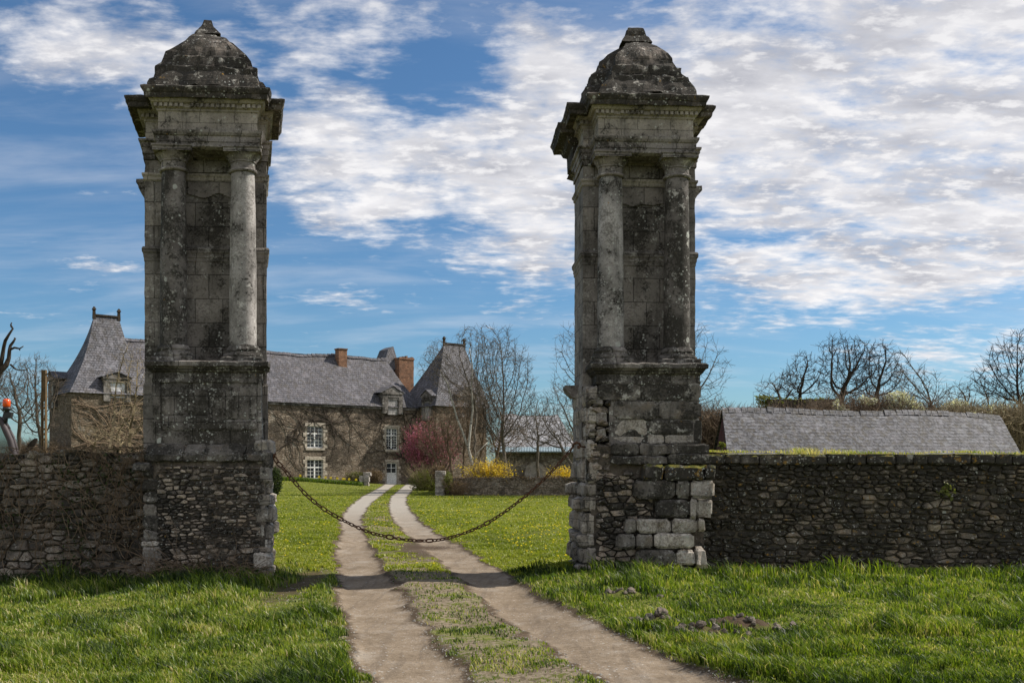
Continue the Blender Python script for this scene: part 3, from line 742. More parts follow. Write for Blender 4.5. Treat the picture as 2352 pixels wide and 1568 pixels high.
mk_grass('verge_grass', 420000, 6.2, 17.0, lf, rf, tall, .0115, M['grass'],
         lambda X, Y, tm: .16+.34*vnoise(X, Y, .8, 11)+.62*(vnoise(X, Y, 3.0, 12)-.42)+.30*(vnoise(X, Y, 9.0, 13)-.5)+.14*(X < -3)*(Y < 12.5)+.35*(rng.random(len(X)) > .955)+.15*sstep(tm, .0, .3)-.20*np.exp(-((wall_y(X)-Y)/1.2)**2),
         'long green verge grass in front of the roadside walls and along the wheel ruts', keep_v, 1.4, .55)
lw = lambda X, Y, tm: .022+.03*vnoise(X, Y, 1.2, 15)+.05*vnoise(X, Y, 4, 16)**3
def keep_l(X, Y, tm, sm_):
    nn = vnoise(X, Y, 5, 4)
    n9 = vnoise(X, Y, 2.0, 64)*.5+vnoise(X, Y, 9, 65)*.5
    mid = (X > np.interp(Y, AL[:,0], AL[:,1]))&(X < np.interp(Y, AR[:,0], AR[:,2]))
    thin = np.where(mid, 1-.85*sstep(n9, .60, .42)*sstep(Y, 42, 20), 1.0)
    return (rng.random(len(X)) < thin)&(tm+.4*(nn-.5) < .28)&(sm_+.5*(nn-.5) < .4)&((X > -.62*Y*.45-1.2)|(Y > 70))
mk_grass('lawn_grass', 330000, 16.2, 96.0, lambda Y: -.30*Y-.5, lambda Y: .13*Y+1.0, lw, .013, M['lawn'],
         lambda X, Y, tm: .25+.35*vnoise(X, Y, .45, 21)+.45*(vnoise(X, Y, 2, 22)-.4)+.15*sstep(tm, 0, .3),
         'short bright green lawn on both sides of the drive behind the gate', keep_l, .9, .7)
# dandelions: flat yellow discs on the lawn, past counting
def dandelions():
    n = 620; X, Y = scatter(n*5, 17, 62, lambda Y: -.27*Y, lambda Y: .12*Y, .6)
    k = (track_mask(X, Y) < .1)&(rng.random(len(X)) < .12+.9*sstep(vnoise(X, Y, .35, 31)*.6+vnoise(X, Y, 1.1, 32)*.4+.10*(X > 0), .40, .75)); X, Y = X[k][:n], Y[k][:n]
    r = rng.uniform(.014, .03, len(X)); Z = ground_z(X, Y)+rng.uniform(.05, .09, len(X))
    th = np.arange(6)*np.pi/3
    P = np.stack([X[:,None]+np.cos(th)*r[:,None], Y[:,None]+np.sin(th)*r[:,None], Z[:,None]+np.sin(th)*r[:,None]*-.35+0*th], -1)
    P = np.concatenate([P, np.stack([X, Y, Z+.014], -1)[:,None]], 1); i0 = np.arange(len(X))*7
    tr_ = np.concatenate([np.stack([i0+k_, i0+(k_+1) % 6, i0+6], -1) for k_ in range(6)])
    o = np_mesh('dandelions', P.reshape(-1, 3), None, M['dandelion'], dict(tone=np.repeat(rng.random(len(X)), 7)), tr_)
    tag(o, 'yellow dandelion heads scattered over the lawn behind the chain', 'flowers', kind='stuff')
dandelions()
# loose pebbles along the ruts
def pebbles():
    X, Y = scatter(26000, 6.5, 24, lambda Y: -.40*Y, lambda Y: .30*Y+.5, 1.2)
    tm = track_mask(X, Y); k = (tm > .12)&(vnoise(X, Y, 3, 41)+.5*(tm < .75)-.3*(tm > .9) > .72); X, Y = X[k][:7000], Y[k][:7000]
    n = len(X); r = rng.uniform(.004, .012, n)*(1+1.2*(rng.random(n) > .985)); Z = ground_z(X, Y)
    base = np.array([(1,0,0),(0,1,0),(-1,0,0),(0,-1,0),(0,0,.8)])
    J = rng.uniform(.6, 1.4, (n, 5, 1))
    P = np.stack([X, Y, Z], -1)[:,None]+base[None]*r[:,None,None]*J; i0 = np.arange(n)*5
    tr_ = np.concatenate([np.stack([i0+a, i0+(a+1) % 4, i0+4], -1) for a in range(4)])
    o = np_mesh('pebbles', P.reshape(-1, 3), None, M['pebble'], dict(tone=np.repeat(rng.random(n), 5)), tr_)
    tag(o, 'loose grey pebbles strewn along the edges of the wheel ruts', 'pebbles', kind='stuff')
M['pebble'] = leafmat('pebble', (.07,.063,.056), (.27,.255,.23), 0.0)
pebbles()
# ---------------------------------------------------------------- gate piers
YAW = R(3.5)
def frame(cx, cy, shear=0.0):
    c, s_ = math.cos(YAW), math.sin(YAW)
    def xf(p):
        u, v, z = p
        u = u + (shear*v if v > 0 else 0)
        return (cx+u*c-v*s_, cy+u*s_+v*c, z)
    return xf
def pier(cx, cy, shear, label, seed, right):
    root = empty('gate_pier', (cx, cy, 0), label, 'gate pier', 'pair of old stone gate piers')
    xf = frame(cx, cy, shear); rnd = random.Random(seed)
    def mk(name, fn, mat, rough=(.008, 6), smooth=True, parent=root, big=0.0):
        mb = MB(); fn(mb)
        if rough[0]: mb.rough(rough[0], rough[1], seed, 0, big)
        mb.v = [xf(p) for p in mb.v]
        o = mb.build(name, mat, parent, smooth=False)
        if smooth:
            for p_ in o.data.polygons: pass
        return o
    L = -1.02 if not right else -.95
    # shaft core standing behind the columns
    def core(mb):
        mb.rings([(L, .92, .5, 1.62, 1.7), (L, .92, .5, 1.62, 2.9), (L+.02, .90, .52, 1.60, 2.95), (L+.02, .90, .52, 1.60, 6.46)], .10, cap=(False, False))
    mk('shaft', core, M['panel'], (.010, 5))
    def bands(mb): mb.mold(L+.02, .90, .52, 1.60, [(o, 4.86+z) for o, z in [(.0,0),(.01,.01),(.012,.06),(.02,.07),(.022,.12),(.04,.15),(.045,.20),(.03,.23),(.0,.24)]], .09)
    mk('string_course', bands, M['panel'], (.006, 9))
    mk('neck_band', lambda mb: mb.mold(L+.02, .90, .52, 1.60, [(o, 6.13+z) for o, z in [(.0,0),(.02,.02),(.02,.06),(.04,.09),(.04,.12),(.0,.13)]], .09), M['frieze'], (.006, 9))
    # entablature of the core
    def arch(mb):
        mb.mold(L+.02, .90, .52, 1.60, [(.0,6.46),(.02,6.465),(.02,6.55),(.035,6.555),(.035,6.65),(.05,6.655),(.05,6.72),(.085,6.74),(.09,6.77),(.0,6.785)], .09)
        mb.mold(-.78, .78, .02, .6, [(-.06,6.50),(.0,6.53),(.0,6.60),(.012,6.605),(.012,6.69),(.03,6.70),(.05,6.735),(.055,6.77),(-.03,6.785)], .08)
    mk('architrave', arch, M['ashlar'], (.006, 7))
    def frz(mb):
        mb.rings([(L+.03, .88, .54, 1.58, 6.74), (L+.03, .88, .54, 1.58, 7.10)], .1, cap=(False, False))
        mb.rings([(-.75, .75, .04, .6, 6.74), (-.75, .75, .04, .6, 7.10)], .1, cap=(False, False))
    mk('frieze', frz, M['frieze'], (.005, 8))
    def bed(mb):
        pr = [(.0,7.06),(.02,7.075),(.02,7.10),(.045,7.115),(.045,7.165),(.09,7.18),(.12,7.215),(.12,7.24)]
        mb.mold(L+.03, .88, .54, 1.58, pr, .07); mb.mold(-.75, .75, .04, .6, pr, .07)
    mk('bed_moulding', bed, M['frieze'], (.004, 9))
    def dent(mb):
        k = 0; u = -.80
        while u < .80:
            if rnd.random() > .06: mb.box(u, u+.046, -.045, .03, 7.118, 7.168)
            u += .078
        for x0, x1 in ((L-.03, -.86), (.80, .95)):
            u = x0
            while u < x1: mb.box(u, u+.046, .455, .53, 7.118, 7.168); u += .078
        for sgn, xx in ((-1, L-.015), (1, .925)):
            v = .56
            while v < 1.55: mb.box(xx-.04, xx+.04, v, v+.046, 7.118, 7.168); v += .078
    mk('dentil_band', dent, M['frieze'], (.003, 12), smooth=False)
    def corn(mb):
        pr = [(.14,7.235),(.20,7.22),(.205,7.235),(.21,7.29),(.225,7.30),(.25,7.345),(.255,7.375),(.20,7.40),(.05,7.44)]
        mb.mold(L+.03, .88, .54, 1.52, [(o+.04, z) for o, z in pr], .06)
        mb.mold(-.75, .75, .04, .6, [(o*.85, z+.004) for o, z in pr], .06)
    mk('cornice', corn, M['cap'], (.014, 6), big=.008)
    # cap
    def cap(mb):
        prof = [(.98,7.40),(.93,7.66),(.90,7.72),(.83,7.76),(.80,7.86),(.80,7.96),(.71,8.03),(.68,8.10),(.64,8.20),(.50,8.35),(.38,8.46),(.26,8.56),(.17,8.64)]
        mid = (L+.90)/2+.02
        mb.rings([(mid-w_*.98, mid+w_*.98, 1.05-w_*.62, 1.05+w_*.58, z) for w_, z in prof], .085, cap=(True, True))
        pf = [(.78,7.42,-.10),(.74,7.58,-.02),(.66,7.68,.04),(.64,7.76,.05),(.57,7.79,.12),(.55,7.95,.14),(.49,7.99,.22),(.45,8.14,.28),(.36,8.30,.40),(.26,8.43,.55),(.16,8.55,.75)]
        mb.rings([(-w_, w_, v0, 1.1, z) for w_, z, v0 in pf], .085)
    mk('cap', cap, M['cap'], (.034, 5.5), big=.05)
    def fin(mb):
        mid = (L+.90)/2+.02
        fw = [(.21,8.60),(.15,8.68),(.10,8.76),(.065,8.86),(.055,8.88)] if not right else [(.26,8.58),(.20,8.68),(.165,8.72),(.15,8.80),(.125,8.86),(.10,8.875)]
        mb.rings([(mid-w_, mid+w_, 1.0-w_, 1.0+w_, z) for w_, z in fw], .05)
    mk('finial', fin, M['cap'], (.012, 7))
    # columns
    for k, u in enumerate((-.53, .53)):
        cmat = M['column_dark'] if (k == 0) != right else M['column']
        mb = MB(); mb.lathe(u, .22, [(.210,3.44),(.210,3.9),(.206,4.6),(.196,5.4),(.182,6.14),(.180,6.19)], 28, seg=.08)
        mb.rough(.005, 4, seed+k); mb.v = [xf(p) for p in mb.v]
        co_ = mb.build('column', cmat, root, smooth=True)
        if k == 0 and not right: tag(co_, 'dark column with yellow green lichen spots')
        mb = MB(); mb.lathe(u, .22, [(.19,6.17),(.215,6.18),(.225,6.20),(.215,6.22),(.19,6.225),(.19,6.32),(.205,6.325),(.205,6.345),(.235,6.39),(.265,6.43),(.27,6.45)], 28, seg=.05)
        mb.rings([(u-.285, u+.285, -.065, .505, 6.445), (u-.285, u+.285, -.065, .505, 6.50), (u-.30, u+.30, -.08, .52, 6.51), (u-.30, u+.30, -.08, .52, 6.535)], .07)
        mb.rough(.006, 9, seed+k); mb.v = [xf(p) for p in mb.v]
        mb.build('capital', M['ashlar'], co_)
        mb = MB(); mb.rings([(u-.31, u+.31, -.09, .53, 3.20), (u-.31, u+.31, -.09, .53, 3.29), (u-.28, u+.28, -.06, .50, 3.31)], .07)
        mb.lathe(u, .22, [(.29,3.30),(.305,3.34),(.29,3.38),(.25,3.39),(.25,3.41),(.262,3.43),(.25,3.46),(.22,3.50)], 24, seg=.04)
        mb.rough(.022, 7, seed+k+3, 0, .012); mb.v = [xf(p) for p in mb.v]
        mb.build('column_base', M['ashlar_dark'], co_)
    # pedestal
    dl, dr = (-.80, .84) if not right else (-.62, .83)
    def ped(mb):
        mb.rings([(dl+.02, dr-.02, -.08, .6, 1.90), (dl+.02, dr-.02, -.08, .6, 3.0)], .09, cap=(False, False))
    mk('pedestal', ped, M['ashlar_dark'], (.008, 6))
    def pc(mb):
        l2 = dl if not right else -.80
        mb.mold(l2+.02, dr-.02, -.08, .6, [(.0,2.90),(.02,2.91),(.025,2.95),(.015,2.96),(.015,3.05),(.05,3.075),(.09,3.13),(.12,3.15),(.125,3.21),(.09,3.23),(.0,3.235)], .07)
    mk('pedestal_cornice', pc, M['ashlar_dark'], (.016, 6), big=.008)
    def F_(x, v=-.1): return px(x, cy+v)-cx
    def Z_(y, v=-.1): return pz(y, cy+v)
    UX, VZ, NF = (1,0,0), (0,0,1), (0,-1,0)
    def blk(mb, x0, x1, y0, y1, v=-.1, dep=.03, tone=None, jit=.04, bulge=.3):
        u0, u1, z0, z1 = F_(x0, v), F_(x1, v), Z_(y1, v), Z_(y0, v)
        stone(mb, (u0+.004, v, z0+.004), UX, VZ, NF, u1-u0-.004, z1-z0-.004, dep, rnd, bulge, jit, 0, rnd.random() if tone is None else tone, 8, 3)
    bm_ = MB()
    if not right:
        for a in [(352,372,870,960),(352,372,960,1018),(590,600,870,940),(590,601,940,1018),
                  (374,430,893,952),(430,478,893,952),(478,516,893,958),(518,545,886,962),(545,588,886,962),(374,388,954,986),(389,515,954,988),(517,560,964,988),(561,588,964,988)]:
            blk(bm_, *a, v=-.08, dep=.028)
        for a in [(374,392,990,1016),(393,510,992,1017),(512,556,990,1016),(558,600,990,1014)]: blk(bm_, *a, v=-.06, dep=.02, tone=1.0)
    else:
        for a in [(1372,1470,880,919),(1472,1568,880,919),(1570,1611,880,919),(1409,1510,921,962),(1512,1611,921,962),(1488,1593,964,996),(1595,1611,964,1018)]:
            blk(bm_, *a, v=-.08, dep=.03, tone=.35*rnd.random())
        for a in [(1399,1486,964,1000),(1487,1525,997,1018),(1526,1594,998,1018),(1400,1486,1001,1018)]: blk(bm_, *a, v=-.06, dep=.03, tone=.75, jit=.1)
    bm_.v = [xf(p) for p in bm_.v]
    bm_.build('pedestal_facing', M['block'] if right else M['ashlar_dark'], root)
    # plinth backing
    pl, pr_ = (-.87, .93) if not right else (-.90, .93)
    def pli(mb):
        mb.rings([(pl+.02, pr_-.03, -.20 if not right else -.06, 1.6, -.35), (pl+.02, pr_-.03, -.20 if not right else -.06, 1.6, 1.82), (pl+.06, pr_-.10, -.10, 1.6, 1.93), (pl+.12, pr_-.12, -.05, 1.6, 1.96)], .12)
    mk('plinth', pli, M['mortar'], (.012, 5))
    rb = MB(); bl = MB()
    if not right:
        rubble2(rb, (pl+.17, -.215, -.2), UX, VZ, NF, pr_-pl-.26, 1.86, rnd, (.05,.20), (.028,.085), .030, .014)
        for i, (y0, y1, x0, x1) in enumerate([(1100,1128,333,368),(1130,1155,335,362),(1157,1182,333,360),(1184,1214,334,366),(1216,1240,334,364),(1242,1254,331,366),(1256,1285,333,372),(1287,1312,333,360),(1060,1098,338,352)]):
            blk(bl, x0-4, x1, y0, y1, v=-.20, dep=.05, tone=.15+.65*rnd.random(), jit=.12)
        blk(bl, 310, 348, 1061, 1082, v=-.22, dep=.10, tone=.5)
        # weathered offset course
        for x0, x1 in ((338, 420), (421, 470), (471, 560), (561, 604)):
            blk(bl, x0-3, x1, 1042, 1060, v=-.20, dep=.075, tone=.1, jit=.06)
            u0, u1 = F_(x0, -.2), F_(x1, -.2)
            stone(bl, (u0+.005, -.24, 1.80), UX, (0,.70,.70), (0,-.70,.70), u1-u0-.01, .22, .03, rnd, .3, .06, 0, .1, 8, 3)
        # pale stones of the broken gate side
        z = -.1
        while z < 1.95:
            h = rnd.uniform(.16, .34); v = -.12
            while v < 1.4:
                wv_ = rnd.uniform(.25, .55)
                stone(bl, (pr_-.05, v, z+.006), (0,1,0), VZ, (1,0,0), wv_-.012, h-.012, .06+.10*rnd.random()*(1 if z < 1.3 else .6), rnd, .35, .12, 1, .4+.6*rnd.random(), 5, 3)
                v += wv_
            # and returning on the front
            stone(bl, (pr_-.09-rnd.random()*.08, -.17, z+.006), UX, VZ, NF, .11+.08*rnd.random(), h-.012, .05, rnd, .4, .15, 1, .3+.6*rnd.random(), 4, 3)
            z += h
        blk(bl, 596, 624, 1035, 1075, v=-.14, dep=.10, tone=.3, jit=.12)
        blk(bl, 604, 624, 1078, 1116, v=-.02, dep=.08, tone=.7, jit=.12)
        blk(bl, 577, 618, 1256, 1268, v=-.18, dep=.05, tone=.6); blk(bl, 583, 622, 1268, 1306, v=-.16, dep=.10, tone=.9, jit=.2)
    else:
        for a in [(1400,1466,1019,1045,.05),(1467,1531,1019,1045,.1),(1532,1628,1019,1045,.05)]:
            blk(bl, *a[:4], v=-.14, dep=.045, tone=a[4], jit=.07)
        for a in [(1400,1531,1046,1066,.05),(1532,1634,1043,1066,.1)]: blk(bl, *a[:4], v=-.16, dep=.07, tone=a[4], jit=.08)
        lg = MB()
        for a in [(1471,1523,1069,1101,.15),(1525,1617,1069,1101,.1),(1618,1640,1070,1101,.2)]: blk(lg, *a[:4], v=-.20, dep=.10, tone=a[4], jit=.10)
        lg.rings([(F_(1471), .96, -.29, -.05, 1.575), (F_(1471), .96, -.29, -.05, 1.60), (F_(1471)+.03, .94, -.22, -.05, 1.64)], .06)
        lg.rough(.035, 7, seed); lg.v = [xf(p) for p in lg.v]; lg.build('mossy_ledge', M['coping'], root)
        for a in [(1450,1548,1103,1144,.1),(1550,1582,1103,1144,.35),(1583,1638,1103,1143,.75),(1504,1581,1146,1189,.05),(1582,1599,1146,1189,.8),(1600,1634,1146,1186,.85),
                  (1432,1456,1191,1224,.4),(1458,1537,1191,1223,.75),(1540,1599,1191,1223,.8),(1600,1616,1191,1222,.95),(1412,1456,1226,1259,.2),(1458,1496,1225,1258,.35),(1498,1592,1225,1259,1.0),
                  (1458,1550,1262,1300,.15),(1552,1595,1261,1299,.95),(1415,1470,1302,1318,.3),(1472,1592,1302,1318,.4)]:
            blk(bl, *a[:4], v=-.20, dep=.085, tone=a[4], jit=.06, bulge=.30)
        blk(bl, 1594, 1620, 1262, 1304, v=-.12, dep=.16, tone=.8, jit=.2, bulge=.5)
        rubble2(rb, (F_(1366), -.07, -.2), UX, VZ, NF, F_(1500)-F_(1366), 1.75, rnd, (.08,.26), (.05,.12), .06)
        rubble2(rb, (F_(1345), -.0, 1.50), UX, VZ, NF, F_(1402)-F_(1345), 1.35, rnd, (.08,.2), (.06,.13), .07)
        rubble2(rb, (F_(1500), -.09, .80), UX, VZ, NF, .2, .45, rnd, (.08,.2), (.05,.1), .06)
        # pale gate side of large broken blocks, running back
        z = -.12
        while z < 2.85:
            h = rnd.uniform(.2, .36); v = -.02
            while v < 1.55:
                wv_ = min(rnd.uniform(.3, .6), 1.62-v)
                stone(bl, (-.88-(.04 if z < 1.2 else 0), v+wv_-.006, z+.006), (0,-1,0), VZ, (-1,0,0), wv_-.012, h-.012, .05+.10*rnd.random()*(1.3-z*.35), rnd, .4, .10, 1, .4+.6*rnd.random(), 5, 3)
                v += wv_
            stone(bl, (-.93, -.02, z+.006), UX, VZ, NF, .08+.10*rnd.random(), h-.012, .06, rnd, .45, .14, 1, .3+.7*rnd.random(), 4, 3)
            if z > 1.3: stone(bl, (-.80, -.01, z+.006), UX, VZ, NF, .06+.10*rnd.random(), h*.6, .06, rnd, .45, .2, 0, .2+.5*rnd.random(), 4, 3)
            z += h
    rb.v = [xf(p) for p in rb.v]; bl.rough(.020, 6, seed); bl.v = [xf(p) for p in bl.v]
    o = rb.build('rubble_facing', M['rubble'], root)
    o = bl.build('dressed_blocks', [M['block'], M['cream']], root)
    # pale plaster left at the head of the niche
    def pla(mb):
        rr = random.Random(seed+40); x = -.36; 
        mb.box(-.36, .36, .485, .50, 6.27, 6.46)
        while x < .36:
            zb = 5.85+.10*mn.noise(Vector((x*4, seed, 0)))+(.0 if right else .05); x2 = min(x+.045, .36)
            mb.box(x, x2, .488, .505, zb, 6.12); x = x2
    mk('niche_plaster', pla, M['ashlar'], (.004, 6))
    # broken stubs of imposts
    def st(mb):
        if not right:
            mb.rings([(L-.04, L+.1, .95, 1.25, 6.02), (L-.10, L+.1, .92, 1.28, 6.12), (L-.15, L+.1, .90, 1.3, 6.22), (L-.15, L+.1, .90, 1.3, 6.28)], .06)
        else:
            mb.rings([(.8, .94, .8, 1.25, 5.98), (.8, 1.0, .78, 1.28, 6.08), (.8, 1.07, .76, 1.3, 6.17), (.8, 1.07, .76, 1.3, 6.24)], .06)
    mk('impost_stub', st, M['ashlar'], (.015, 7))
    if right: mk('broken_moulding', lambda mb: mb.rings([(-1.02, -.85, 1.1, 1.5, 2.78), (-1.10, -.85, 1.1, 1.5, 2.85), (-1.14, -.85, 1.1, 1.5, 2.93), (-1.14, -.85, 1.1, 1.5, 2.98)], .06), M['ashlar'], (.015, 7))
    if right:
        def ex(mb):
            mb.rings([(-.72, .45, 1.3, 1.75, 6.5), (-1.05, .45, 1.3, 1.75, 6.6)], .08)
            mb.mold(-1.02, .6, 1.2, 1.95, [(.0,6.74),(.0,7.0),(.06,7.04),(.10,7.12),(.22,7.15),(.24,7.24),(.27,7.30),(.1,7.36)], .07)
        mk('rear_cornice', ex, M['cap'], (.014, 6))
    # plants and moss rooted on the ledges
    return root
pierL = pier(-4.66, 15.25, -.20, 'left stone gate pier with two columns, pointed finial and rubble plinth', 5, False)
pierR = pier(2.10, 15.55, .0, 'right stone gate pier with two pale columns, blunt top and pale broken side', 9, True)

# ---------------------------------------------------------------- chain
def chain():
    root = empty('rusty_chain', (px(622, 15.3), 15.3, pz(1035, 15.3)), 'sagging rusty iron chain hung between the two gate piers', 'chain')
    ctl = [(624,1036),(636,1060),(650,1074),(672,1101),(702,1134),(735,1162),(772,1185),(812,1206),(850,1222),(893,1232),(935,1239),(978,1241),(1020,1237),(1065,1224),(1110,1205),(1150,1181),(1195,1148),(1235,1114),(1272,1077),(1300,1046),(1316,1026)]
    P = [Vector((px(x, 15.25+.25*(x-622)/700), 15.25+.25*(x-622)/700, pz(y, 15.25+.25*(x-622)/700))) for x, y in ctl]
    # dense resample (Catmull)
    S = []
    for i in range(len(P)-1):
        a, b, c, d = P[max(i-1,0)], P[i], P[i+1], P[min(i+2, len(P)-1)]
        for k in range(20):
            t_ = k/20
            S.append(.5*((2*b)+(c-a)*t_+(2*a-5*b+4*c-d)*t_*t_+(3*b-a-3*c+d)*t_**3))
    S.append(P[-1])
    cum = [0.]
    for a, b in zip(S, S[1:]): cum.append(cum[-1]+(b-a).length)
    tot = cum[-1]
    def at(s_):
        s_ = max(0, min(tot, s_)); i = 0
        i = int(np.searchsorted(cum, s_)); i = max(1, min(len(S)-1, i))
        t_ = (s_-cum[i-1])/max(1e-9, cum[i]-cum[i-1]); return S[i-1].lerp(S[i], t_)
    s_ = 0.; k = 0
    rnd = random.Random(2)
    while s_ < tot-.02 and k < 99:
        xw = at(s_).x; xp = 1176+xw*F/15.3
        if xp < 775: ln, wd, r = .118, .034, .0105
        else: ln, wd, r = .080, .026, .0095
        if any(abs(xp-q) < 6 for q in (893, 957, 979)): ln, wd, r = .125, .040, .013
        if abs(xp-1115) < 6: ln, wd, r = .12, .036, .012
        pitch = ln-2*r*1.05
        p0, p1 = at(s_), at(s_+pitch); c_ = (p0+p1)/2; d = (p1-p0).normalized()
        side = Vector((0, 1, 0)); side = (side-d*side.dot(d)).normalized(); up = d.cross(side)
        ang = (R(28) if k % 2 else R(118))+rnd.uniform(-.25, .25)
        w_ = side*math.cos(ang)+up*math.sin(ang)
        hl = ln/2-wd; pts = []
        for j in range(6): t_ = -math.pi/2+math.pi*j/5; pts.append(c_+d*(hl+math.cos(t_)*(wd-r*.5))+w_*(math.sin(t_)*(wd-r*.5)))
        for j in range(6): t_ = math.pi/2+math.pi*j/5; pts.append(c_+d*(-hl+math.cos(t_)*(wd-r*.5))+w_*(math.sin(t_)*(wd-r*.5)))
        mb = MB(); mb.tube(pts, r, 6, closed=True); o = mb.build('link', M['rust'], root, smooth=True)
        s_ += pitch; k += 1
    # hook in the right pier and the staple in the left one
    mb = MB(); Dh = 15.5
    hk = [(1316,1026),(1318,1019),(1324,1016),(1331,1018),(1333,1024)]
    mb.tube([(px(x, Dh)+0*i, Dh, pz(y, Dh)) for i, (x, y) in enumerate(hk)], [.015,.020,.021,.02,.016], 8)
    mb.box(px(1326, Dh), px(1332, Dh), Dh-.03, Dh+.03, pz(1030, Dh), pz(1022, Dh))
    mb.tube([(px(1328, Dh), Dh, pz(1024, Dh)), (px(1345, Dh), Dh+.02, pz(1026, Dh))], .014, 6)
    mb.build('hook', M['rust'], root, smooth=True)
    mb = MB(); Dh = 15.22
    mb.tube([(px(x, Dh), Dh, pz(y, Dh)) for x, y in ((608,1030),(620,1034),(628,1040),(629,1048),(624,1052),(619,1047))], .012, 6)
    mb.tube([(px(x, Dh+.05), Dh+.05, pz(y, Dh+.05)) for x, y in ((612,1024),(622,1028),(630,1032),(633,1042),(628,1052))], .010, 6)
    mb.build('staple', M['rust'], root, smooth=True)
chain()

# ---------------------------------------------------------------- roadside walls
def roadwall(name, x0, x1, Y0, base, top, mat, seed, label, sw, sh, cope, topvar):
    root = empty(name, ((x0+x1)/2, Y0, 0), label, 'wall', 'rubble walls along the verge')
    rnd = random.Random(seed)
    def tf(x): return top-base+topvar*(mn.noise(Vector((x*1.3+seed, 0, 0)))*1.2)
    mb = MB(); W = x1-x0
    mb.rings([(x0, x1, Y0+.05, Y0+.50, base-.3), (x0, x1, Y0+.05, Y0+.50, top-.10)], .2); mb.rough(.01, 5)
    mb.build('core', M['mortar_deep'], root)
    mb = MB()
    mkc = lambda x, z: max(0, min(1, .5*rnd.random()+.55*mn.noise(Vector((x*.8, z*1.2, seed)))+.3+(.25 if rnd.random() < .08 else 0)))
    rubble2(mb, (x0, Y0+.04, base-.15), (1,0,0), (0,0,1), (0,-1,0), W, top-base+.3, rnd, sw, sh, .05, .016, topf=lambda x: tf(x)+.15, colf=mkc)
    # top surface stones
    x = x0
    while x < x1:
        w_ = rnd.uniform(.16, .38); h = tf(x-x0+w_/2)+base
        stone(mb, (x, Y0+.02, h-.06), (1,0,0), (0,1,0), (0,0,1), w_-.015, .24, .05, rnd, .3, .15, 0, rnd.random())
        stone(mb, (x, Y0+.27, h-.06), (1,0,0), (0,1,0), (0,0,1), w_-.015, .24, .05, rnd, .3, .15, 0, rnd.random())
        x += w_
    mb.build('stonework', mat, root)
    if cope:
        mb = MB(); x = x0
        while x < x1:
            w_ = rnd.uniform(.22, .5)
            stone(mb, (x, Y0-.02, top-.135), (1,0,0), (0,0,1), (0,-1,0), w_-.015, .15, .05, rnd, .4, .10, 0, rnd.random(), 6, 3)
            stone(mb, (x, Y0-.06, top+.005), (1,0,0), (0,1,0), (0,0,1), w_-.01, .30, .03, rnd, .4, .1, 0, rnd.random())
            x += w_
        mb.build('coping', M['coping'], root)
    return root
wl = roadwall('rubble_wall', -10.6, -5.42, 15.42, -.25, 1.84, M['rubble_left'], 3, 'left roadside rubble wall overgrown with bare creeper stems', (.12,.36), (.07,.17), False, .05)
wr = roadwall('rubble_wall', 2.95, 10.6, 15.95, 0.0, 1.80, M['rubble_right'], 8, 'right roadside wall of dark stones with mossy coping and grass on top', (.08,.30), (.045,.13), True, .02)
# dry grass on the right wall top
def walltop_grass():
    n = 5200; X = rng.uniform(2.95, 10.6, n); Y = rng.uniform(15.92, 16.35, n)
    k = rng.random(n) < .25+.9*(vnoise(X, Y*0, 2.3, 51) > .45)*vnoise(X, Y*0, 6, 52); X, Y = X[k], Y[k]; n = len(X)
    H = (.03+.12*vnoise(X, Y*0, 1.7, 53)**2)*rng.uniform(.5, 1.5, n)+.05*(np.abs(X-9.0) < .6)
    tone = np.clip(.68+.4*vnoise(X, Y*0, 3, 55)+rng.normal(0, .2, n), 0, 1)
    P, q, t_, tn, tip = blades(X, Y, H, np.full(n, .012), tone, .6); P[:,2] += 1.835
    o = np_mesh('wall_top_grass', P, q, M['grass'], dict(tone=tn, tip=np.clip(tip+.35, 0, 1)), t_)
    tag(o, 'thin yellowing grass growing along the top of the right roadside wall', 'grass', kind='stuff')
walltop_grass()
# ---------------------------------------------------------------- manor house
TH = R(38); cT, sT = math.cos(TH), math.sin(TH); AX, AY = -11.2, 100.0
def hx(u, v, z): return (AX+u*cT-v*sT, AY+u*sT+v*cT, z)
def uof(x, v=0.0):      # photo column -> distance along a facade plane v metres behind the main front
    k = (x-1176)/F
    return (k*(AY+v*cT)-(AX-v*sT))/(cT-k*sT)
def dof(x, v=0.0): return AY+uof(x, v)*sT+v*cT
def zof(x, y, v=0.0): return pz(y, dof(x, v))
house = empty('manor_house', (AX, AY, 0), 'old stone manor with slate roofs and a steep pavilion at either end', 'manor house')
def hp(name, fn, mat, parent=house, rough=None, smooth=False):
    mb = MB(); fn(mb)
    if rough: mb.rough(*rough)
    mb.v = [hx(*p) for p in mb.v]
    return mb.build(name, mat, parent, smooth=smooth)
EZ = 7.72; RZ = 12.9
U0, U1 = uof(300), 2.3
